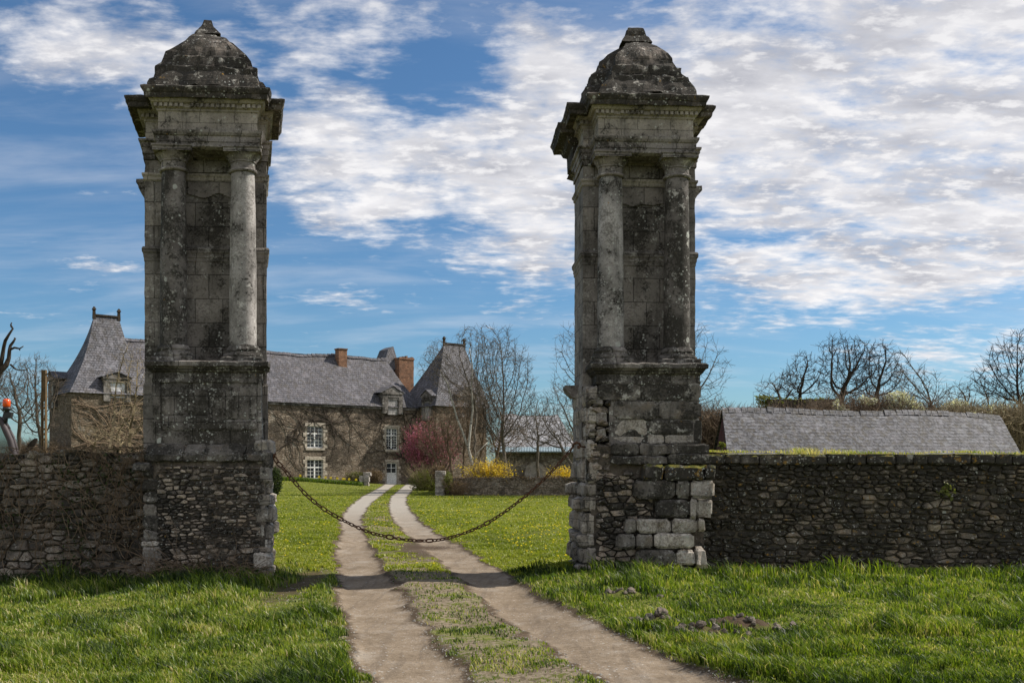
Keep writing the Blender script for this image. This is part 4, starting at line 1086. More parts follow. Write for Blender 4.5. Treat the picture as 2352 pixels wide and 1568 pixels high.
# rubble front with real window openings
wins = [('w', 705, 742, 978, 1028, 2, 3), ('w', 705, 742, 1055, 1107, 2, 3), ('s', 887, 913, 983, 1032, 2, 3)]
ops = []
for kd, xl, xr, yt, yb, a, b in wins:
    xm = (xl+xr)/2; ops.append((uof(xl), uof(xr), zof(xm, yb), zof(xm, yt)))
dop = (uof(888), uof(912), .0, zof(900, 1062)); ops2 = ops+[dop]
def cutwall(mb, u0, u1, z0, z1, v0, v1, ops):
    us = sorted(set([u0, u1]+[a for o in ops for a in o[:2]])); zs = sorted(set([z0, z1]+[a for o in ops for a in o[2:]]))
    for i in range(len(us)-1):
        for j in range(len(zs)-1):
            cu, cz = (us[i]+us[i+1])/2, (zs[j]+zs[j+1])/2
            if any(o[0] < cu < o[1] and o[2] < cz < o[3] for o in ops): continue
            mb.add([(us[i],v0,zs[j]),(us[i+1],v0,zs[j]),(us[i+1],v0,zs[j+1]),(us[i],v0,zs[j+1])], [(0,1,2,3)])
    for a, b, c, d in ops:
        mb.add([(a,v0,c),(b,v0,c),(b,v0,d),(a,v0,d),(a,v0+.5,c),(b,v0+.5,c),(b,v0+.5,d),(a,v0+.5,d)], [(0,4,5,1),(1,5,6,2),(2,6,7,3),(3,7,4,0),(4,7,6,5)])
    mb.add([(u0,v0,z0),(u0,v1,z0),(u0,v1,z1),(u0,v0,z1)], [(0,3,2,1)][::1]); mb.add([(u1,v0,z0),(u1,v1,z0),(u1,v1,z1),(u1,v0,z1)], [(0,1,2,3)])
    mb.add([(u0,v1,z0),(u1,v1,z0),(u1,v1,z1),(u0,v1,z1)], [(0,3,2,1)])
wallo = hp('wall', lambda mb: cutwall(mb, U0, U1, -.5, EZ, 0, 9, ops2), M['house'])
def surround(mb, o, quoin=True, seed=1):
    a, b, c, d = o; rr = random.Random(seed)
    mb.box(a-.22, b+.22, -.06, .25, d, d+.30); mb.box(a-.16, b+.16, -.10, .25, c-.22, c)
    for s_ in (0, 1):
        z = c
        while z < d-.02:
            h = min(.36, d-z); w_ = .22+(.20 if (round((z-c)/.36)+s_) % 2 else 0)+rr.uniform(-.02,.02)
            if s_ == 0: mb.box(a-w_, a, -.05, .25, z+.006, z+h-.006)
            else: mb.box(b, b+w_, -.05, .25, z+.006, z+h-.006)
            z += h
def sash(mb, o, cols, rows, trans=None):
    a, b, c, d = o; v0 = .12; t_ = .07; W_ = b-a; H_ = d-c
    mb.box(a, a+t_, v0, v0+.08, c, d); mb.box(b-t_, b, v0, v0+.08, c, d)
    mb.box(a+t_, b-t_, v0, v0+.08, c, c+.09); mb.box(a+t_, b-t_, v0, v0+.08, d-t_, d)
    zt = c+H_*.66; mb.box(a+t_, b-t_, v0-.01, v0+.075, zt-.06, zt+.06); um = (a+b)/2
    mb.box(um-.065, um+.065, v0-.012, v0+.07, c+.09, zt-.06); mb.box(um-.065, um+.065, v0-.012, v0+.07, zt+.06, d-t_)
    for (x0_, x1_) in ((a+t_, um-.065), (um+.065, b-t_)):
        for i in range(1, cols): x = x0_+(x1_-x0_)*i/cols; mb.box(x-.017, x+.017, v0+.01, v0+.06, c+.09, d-t_)
    nlow, nup = rows, 2
    for k in range(1, nlow): z = c+.09+(zt-.15-c)*k/nlow; mb.box(a+t_, b-t_, v0+.012, v0+.058, z-.017, z+.017)
    z = (zt+.06+d-t_)/2; mb.box(a+t_, b-t_, v0+.012, v0+.058, z-.017, z+.017)
for i, (o, cr) in enumerate(zip(ops, ((2, 4), (2, 4), (2, 5)))):
    f = hp('window', lambda mb: sash(mb, o, *cr), M['white_wood'])
    hp('surround', lambda mb: surround(mb, o, seed=i), M['dressed'], f)
    hp('pane', lambda mb: mb.box(o[0]+.03, o[1]-.03, .165, .175, o[2]+.03, o[3]-.03), M['glass'], f)
def door(mb):
    a, b, c, d = dop; zt = c+(d-c)*.52
    mb.box(a, a+.08, .1, .18, c, d); mb.box(b-.08, b, .1, .18, c, d); mb.box(a+.08, b-.08, .1, .18, d-.09, d); mb.box(a+.08, b-.08, .09, .18, zt-.07, zt+.05)
    n = 7; w_ = (b-a-.16)/n
    for i in range(n): mb.box(a+.08+i*w_+.006, a+.08+(i+1)*w_-.006, .12, .17, c, zt-.07)
    um = (a+b)/2; mb.box(um-.03, um+.03, .11, .17, zt+.05, d-.09); mb.box(a+.08, b-.08, .112, .168, (zt+d)/2-.03, (zt+d)/2+.03)
dr = hp('door', door, M['white_wood'])
hp('surround', lambda mb: surround(mb, dop, seed=9), M['dressed'], dr)
hp('pane', lambda mb: mb.box(dop[0]+.05, dop[1]-.05, .155, .16, (dop[3]+.0)*.52, dop[3]-.05), M['glass'], dr)
hp('handle', lambda mb: mb.box(dop[1]-.2, dop[1]-.12, .06, .12, 1.0, 1.05), M['bark_dark'], dr)
# main roof: sagging hipped slate slope
def sag(u): return .16*math.sin((u-U0)*.33)+.10*math.sin(u*.9)+.05*math.sin(u*2.3)
def mroof(mb):
    n = 60; rows = 16; vs = []; hipu = .9
    for j in range(rows+1):
        f = j/rows; k = f-.10*math.sin(math.pi*f)*(1)           # slight bell-cast at the eaves
        ur = U1+.15+(hipu-U1-.15)*f
        for i in range(n+1):
            u = U0+(ur-U0)*i/n
            vs.append((u, -.30+4.8*f, EZ-.02+(RZ-EZ)*(f*.90+.10*f*f)+sag(u)*f*.8+.05*mn.noise(Vector((u*.8, f*6, 0)))))
    fs = [(j*(n+1)+i, j*(n+1)+i+1, (j+1)*(n+1)+i+1, (j+1)*(n+1)+i) for j in range(rows) for i in range(n)]
    mb.add(vs, fs)
    b = len(vs); 
    # hip end and rear slope
    e = [vs[j*(n+1)+n] for j in range(rows+1)]; vs2 = []
    for (u, v, z), f in zip(e, [j/rows for j in range(rows+1)]): vs2 += [(u, v, z), (u, 9.3-(v+.3), z)]
    mb.add(vs2, [(2*j, 2*j+1, 2*j+3, 2*j+2) for j in range(rows)])
    mb.add([(U0, 4.5, RZ), (hipu, 4.5, RZ), (U1+.15, 9.3, EZ), (U0, 9.3, EZ)], [(0, 3, 2, 1)])
    mb.add([(U0, -.3, EZ-.02), (U1+.15, -.3, EZ-.02), (U1+.15, 0.02, EZ-.02), (U0, .02, EZ-.02)], [(0, 3, 2, 1)])
roof = hp('roof', mroof, M['slate'])
def ridge(mb):
    u = U0
    while u < .9:
        z = RZ+sag(u)*.8; mb.add([(u, 4.25, z-.16), (u+.42, 4.25, z-.15), (u+.42, 4.5, z+.10), (u, 4.5, z+.12), (u, 4.8, z-.16), (u+.42, 4.8, z-.15)], [(0,1,2,3),(3,2,5,4)]); u += .44
hp('ridge_tiles', ridge, M['slate'], roof)
hp('cornice', lambda mb: mb.box(U0, U1, -.14, .0, EZ-.26, EZ-.04), M['dormer'], wallo)
# small brick stack on the ridge
us0, us1 = uof(776, 3.6), uof(795, 3.6)
chn = hp('chimney', lambda mb: mb.rings([(us0, us1, 3.4, 4.2, 11.6), (us0, us1, 3.4, 4.2, 13.45), (us0-.06, us1+.06, 3.34, 4.26, 13.5), (us0-.06, us1+.06, 3.34, 4.26, 13.62)], .2), M['brick'], roof, (.02, 3))
# tall brick stack past the hip
ut0, ut1 = uof(915, 5.2), uof(948, 5.2)
hp('chimney', lambda mb: (mb.rings([(ut0, ut1, 5.0, 7.2, 5), (ut0, ut1, 5.0, 7.2, 13.15), (ut0-.05, ut1+.05, 4.95, 7.25, 13.2), (ut0-.05, ut1+.05, 4.95, 7.25, 13.38)], .25),
     [mb.box(ut0+.1+i*.36, ut0+.32+i*.36, 5.0, 5.3, 13.38, 13.38+.16*((i*7) % 3)/2+.06) for i in range(5)]), M['brick'], house, (.03, 3))
# slated stair turret behind the hip
ua, ub = uof(872, 6.5), uof(908, 6.5)
def turret(mb):
    mb.box(ua, ub, 6.0, 8.4, 6, 12.2)
tq = hp('stair_turret', turret, M['dormer'])
def tur_roof(mb):
    m = (ua+ub)/2
    mb.add([(ua-.2,5.8,11.4),(ub+.1,5.8,12.4),(ub+.1,8.5,12.4),(ua-.2,8.5,11.4),(m-.1,6.2,14.3),(m+.55,6.2,14.65),(m+.55,8.0,14.65),(m-.1,8.0,14.3)],
           [(0,1,5,4),(1,2,6,5),(2,3,7,6),(3,0,4,7),(4,5,6,7),(0,3,2,1)])
hp('turret_roof', tur_roof, M['slate_tower'], tq)
# dormers ------------------------------------------------------------
def dormer(parent, u0, u1, vf, z0, ze, za, depth, shut, side='front', xfm=None):
    def tf(mb): 
        if xfm: mb.v = [xfm(p) for p in mb.v]
    def body(mb):
        so0, so1 = shut[0], shut[1]
        mb.box(u0, so0, vf, vf+.35, z0, ze); mb.box(so1, u1, vf, vf+.35, z0, ze); mb.box(so0, so1, vf, vf+.35, shut[3], ze)
        mb.box(u0+.10, u1-.10, vf+.35, vf+depth, z0+.3, ze-.02)
        mb.box(u0-.10, u1+.10, vf-.10, vf+.40, ze-.02, ze+.14); mb.box(u0-.05, u1+.05, vf-.06, vf+.38, ze-.30, ze-.20)
        mb.box(u0-.04, so0-.10, vf-.05, vf, z0, ze-.3); mb.box(so1+.10, u1+.04, vf-.05, vf, z0, ze-.3)
        tf(mb)
    d = hp('dormer', body, M['dormer'], parent, (.015, 4))
    def ped_(mb):
        m = (u0+u1)/2; mb.add([(u0-.14,vf-.06,ze+.14),(u1+.14,vf-.06,ze+.14),(m,vf-.06,za-.06),(u0-.14,vf+.3,ze+.14),(u1+.14,vf+.3,ze+.14),(m,vf+.3,za-.06)], [(0,1,2),(3,5,4),(0,2,5,3),(1,4,5,2)]); tf(mb)
    hp('pediment', ped_, M['dormer'], d)
    def rf_(mb):
        m = (u0+u1)/2
        for sgn, ue in ((-1, u0-.22), (1, u1+.22)):
            mb.add([(ue,vf-.14,ze+.10),(m,vf-.14,za+.02),(m,vf+depth+1.2,za+.02),(ue,vf+depth,ze+.10),(ue,vf-.14,ze+.17),(m,vf-.14,za+.10),(m,vf+depth+1.2,za+.10),(ue,vf+depth,ze+.17)],
                   [(0,1,2,3),(4,7,6,5),(0,4,5,1),(0,3,7,4)])
        tf(mb)
    hp('dormer_roof', rf_, M['slate_tower'], d)
    def sh(mb):
        n = 4; a, b, c, e = shut; w_ = (b-a)/n
        for i in range(n): mb.box(a+i*w_+.01, a+(i+1)*w_-.01, vf+.10, vf+.15, c, e)
        mb.box(a, b, vf+.085, vf+.10, c+.3, c+.38); mb.box(a, b, vf+.085, vf+.10, e-.4, e-.32)
        tf(mb)
    return d, sh
du0, du1 = uof(876), uof(921)
d1, sh = dormer(house, du0, du1, -.25, zof(898, 950), zof(898, 905), zof(898, 887), 2.0, (uof(889), uof(911), zof(900, 952), zof(900, 917)))
hp('shutter', sh, M['grey_wood'], d1)
# pavilions -----------------------------------------------------------
def pav_roof(u0, u1, v0, v1, ze, zr, ra, rb, rv, flare=.3, hol=.22, pw=1.45):
    """steep concave roof, ridge from ra to rb at depth rv"""
    def f_(mb):
        n = 14; vs = []; m_ = 10
        for j in range(n+1):
            t_ = j/n; s_ = 1-(1-t_)**1.0; w_ = (1-t_)**pw*hol+(1-t_)*(1-hol)     # hollow profile
            a = ra+(u0-flare-ra)*w_; b = rb+(u1+flare-rb)*w_; c = rv+(v0-flare-rv)*w_; d = rv+(v1+flare-rv)*w_
            z = ze+(zr-ze)*t_
            P = [(a, c), (b, c), (b, d), (a, d)]
            for q in range(4):
                p0, p1 = P[q], P[(q+1) % 4]
                for i in range(m_): vs.append((p0[0]+(p1[0]-p0[0])*i/m_, p0[1]+(p1[1]-p0[1])*i/m_, z))
        N_ = 4*m_
        fs = [(j*N_+i, j*N_+(i+1) % N_, (j+1)*N_+(i+1) % N_, (j+1)*N_+i) for j in range(n) for i in range(N_)]
        fs.append(tuple(range(N_))[::-1]); fs.append(tuple(n*N_+i for i in range(N_)))
        mb.add(vs, fs)
    return f_
def fins(mb, ra, rb, rv, zr):
    for u in (ra, rb): mb.rings([(u-.12, u+.12, rv-.12, rv+.12, zr-.3), (u-.10, u+.10, rv-.10, rv+.10, zr+.45), (u-.16, u+.16, rv-.16, rv+.16, zr+.5), (u-.05, u+.05, rv-.05, rv+.05, zr+.75)], .3)
    mb.box(ra+.1, rb-.1, rv-.12, rv+.12, zr-.03, zr+.12)
# left pavilion
vL = -.7; lu0, lu1 = uof(164, vL), uof(357, vL); lv1 = 6.4
lw_ = hp('pavilion_wall', lambda mb: mb.rings([(lu0, lu1, vL, lv1, -.3), (lu0, lu1, vL, lv1, EZ+.1)], 1.2), M['house_tower'])
zrl = zof(245, 727, 3); ral, rbl = uof(216, 2.9), uof(273, 2.9)
lr = hp('pavilion_roof', pav_roof(lu0, lu1, vL, lv1, EZ+.0, zrl, ral, rbl, 2.9, .2, .5, 2.2), M['slate_tower'])
hp('finial', lambda mb: fins(mb, ral, rbl, 2.9, zrl), M['bark_dark'], lr)
a, b = uof(239, vL-.1), uof(299, vL-.1)
d2, sh = dormer(house, a, b, vL-.1, zof(270, 922, vL), zof(270, 870, vL), zof(270, 855, vL), 1.8, (uof(253, vL), uof(287, vL), zof(270, 921, vL), zof(270, 876, vL)))
hp('shutter', sh, M['pale_wood'], d2)
# dormer on its left flank, facing away to the left
def rot_left(p):   # local (a, v, z) with v running inwards from the left face
    return (lu0+p[1], lv1-.2-p[0], p[2])
d3, sh = dormer(house, .6, 2.6, -.25, EZ-1.0, EZ+1.3, EZ+2.0, 1.6, (1.1, 2.1, EZ-1.0, EZ+.9), xfm=rot_left)
hp('shutter', sh, M['grey_wood'], d3)
hp('putlog_hole', lambda mb: mb.box(uof(209.5, vL-.02), uof(213, vL-.02), vL-.012, vL+.1, zof(211, 964, vL), zof(211, 959, vL)), M['mortar_dark'], lw_)
# right pavilion, standing forward of the front
ru0, rv0 = 2.2, -3.16; ru1 = ru0+6.2; rv1 = 3.6
rw_ = hp('pavilion_wall', lambda mb: mb.rings([(ru0, ru1, rv0, rv1, -.3), (ru0, ru1, rv0, rv1, EZ+.15)], 1.2), M['house_tower'])
zrr = zof(1040, 790, 0); rar, rbr = uof(1020, .2), uof(1066, .2)
rr_ = hp('pavilion_roof', pav_roof(ru0, ru1, rv0, rv1, EZ+.1, zrr, rar, rbr, .2), M['slate_tower'])
hp('finial', lambda mb: fins(mb, rar, rbr, .2, zrr), M['bark_dark'], rr_)
a, b = uof(1050, rv0), uof(1090, rv0)
d4, sh = dormer(house, a, b, rv0-.1, EZ-.9, EZ+1.2, EZ+2.1, 1.6, (a+.5, b-.5, EZ-.9, EZ+.75))
hp('shutter', sh, M['grey_wood'], d4)
def rot_l2(p): return (ru0+p[1], rv0+2.6-p[0], p[2])
d5, sh = dormer(house, .3, 2.0, -.2, EZ-1.3, EZ+1.0, EZ+1.7, 1.4, (.7, 1.6, EZ-1.3, EZ+.6), xfm=rot_l2)
hp('shutter', sh, M['grey_wood'], d5)
# bare creeper on the walls
def vine(mb, pts, r0, rnd, depth=0, vf=-.06):
    pass
def creeper(name, seeds, u0, u1, vf, z0, z1, parent, n, mat, rnd):
    mb = MB()
    for k in range(int(n*.6)):
        u, z = seeds[k % len(seeds)]; d = rnd.uniform(0, math.pi) if z < 3 else rnd.uniform(0, 2*math.pi); r = rnd.uniform(.02, .05)
        pts = [(u, vf, z)]; rad = [r]
        for i in range(rnd.randint(10, 26)):
            d += rnd.uniform(-.45, .45); u += math.cos(d)*.35; z += math.sin(d)*.30
            if not (u0 < u < u1 and z0 < z < z1): break
            r *= .94; pts.append((u, vf-.02*rnd.random(), z)); rad.append(r)
        if len(pts) > 3: mb.tube(pts, rad, 3)
    mb.v = [hx(*p) for p in mb.v]; return mb.build(name, mat, parent)
rn = random.Random(4)
creeper('creeper_stems', [(uof(x, vL), zof(x, y, vL)) for x, y in ((290,1010),(330,1000),(345,960),(200,1015),(260,1020),(310,930),(250,980))], lu0, lu1, vL-.05, .5, EZ-.1, lw_, 150, M['bark_warm'], rn)
creeper('creeper_stems', [(uof(x), zof(x, y)) for x, y in ((690,975),(720,965),(800,960),(880,965),(940,1000),(950,1080),(945,950),(660,1000),(760,970),(920,1050))], U0, U1, -.05, .3, EZ-.3, wallo, 200, M['bark_dark'], rn)

# ---------------------------------------------------------------- slate-roofed barn behind the right wall
BY = R(13)
def bx_(u, v, z): c, s_ = math.cos(BY), math.sin(BY); u = u+(.36 if v < 0 else .28)*v; return (6.75+u*c-v*s_, 32+u*s_+v*c, z)
barn = empty('barn', (6.75, 32, 0), 'long low barn with worn slate roof and maroon gable boards behind the right wall', 'barn')
def bp_(name, fn, mat, parent=barn, rough=None):
    mb = MB(); fn(mb)
    if rough: mb.rough(*rough)
    mb.v = [bx_(*p) for p in mb.v]; return mb.build(name, mat, parent)
BL_ = 10.55
bp_('wall', lambda mb: mb.box(.15, BL_+.1, -1.7, 2.2, -.1, 1.95), M['barnwall'])
def broof(mb):
    n = 50; rows = 10; vs = []
    for j in range(rows+1):
        f = j/rows; ue0 = 0.; ue1 = BL_-.15
        for i in range(n+1):
            u = ue0+(ue1-ue0)*i/n
            vs.append((u, -2.0+2.0*f, 1.80+1.70*f-.004*u*f+.035*math.sin(u*1.1)*f+.03*mn.noise(Vector((u*1.5, f*3, 2)))-(.10*max(0, (u-BL_+.9))*f)))
    mb.add(vs, [(j*(n+1)+i, j*(n+1)+i+1, (j+1)*(n+1)+i+1, (j+1)*(n+1)+i) for j in range(rows) for i in range(n)])
    mb.add([(0, 0, 3.49), (BL_-.2, 0, 3.38), (BL_-.1, 2.3, 1.75), (.0, 2.3, 1.75)], [(0, 3, 2, 1)])
    vs2 = [(x, y, z-.09) for x, y, z in vs]; mb.add(vs2, [(j*(n+1)+i, (j+1)*(n+1)+i, (j+1)*(n+1)+i+1, j*(n+1)+i+1) for j in range(rows) for i in range(n)])
br_ = bp_('roof', broof, M['slate_barn'])
def brid(mb):
    u = 0.0; rr = random.Random(3)
    while u < BL_-.35:
        z = 3.50-.004*u+.035*math.sin(u*1.1)+rr.uniform(-.02, .02)-(.10*max(0, (u-BL_+.9)))
        mb.add([(u, -.16, z-.12), (u+.21, -.16, z-.11), (u+.21, .0, z+.05), (u, 0, z+.065), (u, .16, z-.12), (u+.21, .16, z-.11)], [(0,1,2,3),(3,2,5,4)]); u += .225
bp_('ridge_slates', brid, M['slate_barn'], br_)
def gable(mb):
    n = 16
    for i in range(n):
        v0 = -1.9+3.8*i/n; v1 = v0+3.8/n-.02; h0 = 3.44-abs(v0)*.86; h1 = 3.44-abs(v1)*.86
        mb.add([(.03,v0,1.0),(.03,v1,1.0),(.03,v1,h1-.10),(.03,v0,h0-.10),(.08,v0,1.0),(.08,v1,1.0),(.08,v1,h1-.10),(.08,v0,h0-.10)], [(0,3,2,1),(4,5,6,7),(0,4,7,3),(1,2,6,5),(2,3,7,6)])
bp_('gable_boards', gable, M['maroon'])

# ---------------------------------------------------------------- outbuilding behind the garden
OBY = R(-4)
def ox_(u, v, z): c, s_ = math.cos(OBY), math.sin(OBY); return (-1.2+u*c-v*s_, 75+u*s_+v*c, z)
ob = empty('outbuilding', (-1.2, 75, 0), 'pale slate roofed outbuilding with a blue metal eaves strip and blocked arch', 'outbuilding')
def op_(name, fn, mat, parent=ob, rough=None):
    mb = MB(); fn(mb)
    if rough: mb.rough(*rough)
    mb.v = [ox_(*p) for p in mb.v]; return mb.build(name, mat, parent)
op_('wall', lambda mb: mb.box(0, 16, 0, 8, -.1, 2.95), M['barnwall'])
def oroof(mb):
    n = 30; vs = []
    for j in range(9):
        f = j/8; a = -.2+.5*f; b = 6.1-1.6*f
        for i in range(n+1):
            u = a+(b-a)*i/n; vs.append((u, -.2+4.2*f, 3.05+2.75*f+.09*math.sin(u*1.6)*f+.10*mn.noise(Vector((u*.9, f*3, 5)))*f))
    mb.add(vs, [(j*(n+1)+i, j*(n+1)+i+1, (j+1)*(n+1)+i+1, (j+1)*(n+1)+i) for j in range(8) for i in range(n)])
    mb.add([(-.2,-.2,3.05),(-.2,8.2,3.05),(.3,4,5.8)], [(0,2,1)]); mb.add([(6.1,-.2,3.05),(4.5,4,5.8),(6.1,8.2,3.05)], [(0,2,1)]); mb.add([(.3,4,5.8),(4.5,4,5.8),(6.1,8.2,3.05),(-.2,8.2,3.05)], [(0,3,2,1)])
op_('roof', oroof, M['slate_far'])
def strip(mb):
    n = 80
    for i in range(n):
        u = -.3+i*.1; zz_ = .025*(i % 2)
        mb.add([(u,-.75,2.86+zz_),(u+.1,-.75,2.86+.025-zz_),(u+.1,.0,3.20+.025-zz_),(u,.0,3.20+zz_)], [(0,1,2,3)])
    mb.box(-.3, 7.7, -.74, -.68, 2.78, 2.86)
op_('metal_strip', strip, M['zinc'])
def archp(mb):
    vs = [(2.15,-.04,-.1)]; 
    for i in range(13): t_ = math.pi*i/12; vs.append((2.95-.8*math.cos(t_), -.04, 1.25+.85*math.sin(t_)))
    vs.append((3.75,-.04,-.1)); n = len(vs); vs += [(x, .05, z) for x, y, z in vs]
    mb.add(vs, [tuple(range(n))[::-1]]+[(i, i+1, n+i+1, n+i) for i in range(n-1)])
op_('blocked_arch', archp, M['pier_end'])
# lean-to of darker stone in front
# ---------------------------------------------------------------- garden wall
gw = empty('garden_wall', (-2, 59, 0), 'low ivy-topped garden wall across the lawn with a pale stone end', 'wall')
def gwb(mb):
    u = px(1018, 59); n = 60; L_ = 16.0
    mb.rings([(u, u+L_, 58.95, 59.45, -.2), (u, u+L_, 58.95, 59.45, .5), (u, u+L_, 59.0, 59.4, 1.05)], .25); mb.rough(.05, 2.2)
mb = MB(); gwb(mb); mb.build('stonework', M['lowwall'], gw)
mb = MB(); rnd = random.Random(6)
z = -.1
while z < 1.42:
    h = rnd.uniform(.05, .11)
    for (o_, u_, n_, W_) in (((px(1001, 58.8), 58.8, z), (1,0,0), (0,-1,0), .50), ((px(1001, 58.8)+.0, 59.5, z), (0,-1,0), (-1,0,0), .7), ((px(1001, 58.8)+.5, 58.8, z), (0,1,0), (1,0,0), .7)):
        x = 0
        while x < W_-.02:
            w_ = min(rnd.uniform(.15, .4), W_-x); stone(mb, Vector(o_)+Vector(u_)*x, u_, (0,0,1), n_, w_-.01, h-.008, .04, rnd, .3, .12, 0, rnd.random(), 3, 3); x += w_
    z += h
mb.box(px(1001, 58.8)+.03, px(1001, 58.8)+.47, 58.83, 59.45, -.1, z)
mb.build('end_pier', M['pier_end'], gw)
# return of the wall running back beside the drive
mb = MB(); x0_ = px(1001, 59.5)
mb.rings([(x0_-.0, x0_+.4, 59.5, 72, -.1), (x0_+.02, x0_+.38, 59.5, 72, 1.35)], .4); mb.rough(.05, 2); mb.build('return_wall', M['lowwall'], gw)
# loose block by the door
sb = empty('stone_block', (px(838, 88), 88, .2), 'weathered hewn stone block standing on the lawn edge before the manor', 'stone block')
mb = MB(); cx_ = px(838, 88)
mb.rings([(cx_-.35, cx_+.35, 87.7, 88.3, -.1), (cx_-.35, cx_+.35, 87.7, 88.3, .42)], .15); mb.rings([(cx_-.45, cx_+.42, 87.65, 88.35, .44), (cx_-.45, cx_+.42, 87.65, 88.35, .95)], .15); mb.rings([(cx_-.1, cx_+.55, 87.8, 88.5, .96), (cx_-.1, cx_+.5, 87.8, 88.5, 1.25)], .15)
mb.rough(.05, 3); mb.build('block', M['pier_end'], sb)
# ---------------------------------------------------------------- bare trees
def sc_grow(roots, att, step, di, dk, bias, rnd, maxn=6500, jit=.12):
    """space colonisation: limbs grow towards the attraction points until each is reached"""
    P = []; par = []
    for pts in roots:
        for k, p in enumerate(pts): par.append(-1 if k == 0 else len(P)-1); P.append(p)
    P = np.array(P, dtype=float); par = list(par)
    att = np.array(att); m = len(att)
    ch = {}; bd = np.full(m, 1e9); bi = np.zeros(m, int); new0 = 0; rg = np.random.default_rng(rnd.randint(0, 9999))
    for it in range(160):
        d = np.linalg.norm(att[:,None,:]-P[None,new0:,:], axis=2)
        k = d.argmin(1); dm = d[np.arange(len(att)), k]; up = dm < bd
        bd[up] = dm[up]; bi[up] = k[up]+new0
        keep = bd > dk; att = att[keep]; bd = bd[keep]; bi = bi[keep]
        act = bd < di
        if it < 12 and not act.any(): act = bd < bd.min()+step if len(bd) else act
        if not act.any() or len(P) > maxn: break
        dirs = att[act]-P[bi[act]]; dirs /= np.linalg.norm(dirs, axis=1)[:,None]
        ids, inv = np.unique(bi[act], return_inverse=True)
        acc = np.zeros((len(ids), 3)); np.add.at(acc, inv, dirs)
        acc /= np.linalg.norm(acc, axis=1)[:,None]+1e-9
        acc += rg.normal(0, jit, acc.shape)+np.array(bias); acc /= np.linalg.norm(acc, axis=1)[:,None]+1e-9
        cand = P[ids]+acc*step; ok = []
        for q_, (i_, c_) in enumerate(zip(ids, cand)):
            ks = ch.setdefault(int(i_), [])
            if len(ks) < 3 and all(np.linalg.norm(c_-k_) > step*.55 for k_ in ks): ks.append(c_); ok.append(q_)
        if not ok:
            bd[act] = np.where(rg.random(act.sum()) < .5, 0, bd[act]); keep = bd > 0; att = att[keep]; bd = bd[keep]; bi = bi[keep]; new0 = len(P)
            if not len(att): break
            P = np.vstack([P, P[-1:]+[[0,0,1e-4]]]); par.append(len(P)-2); continue
        new0 = len(P); P = np.vstack([P, cand[ok]]); par += [int(ids[o]) for o in ok]
    return P, np.array(par)
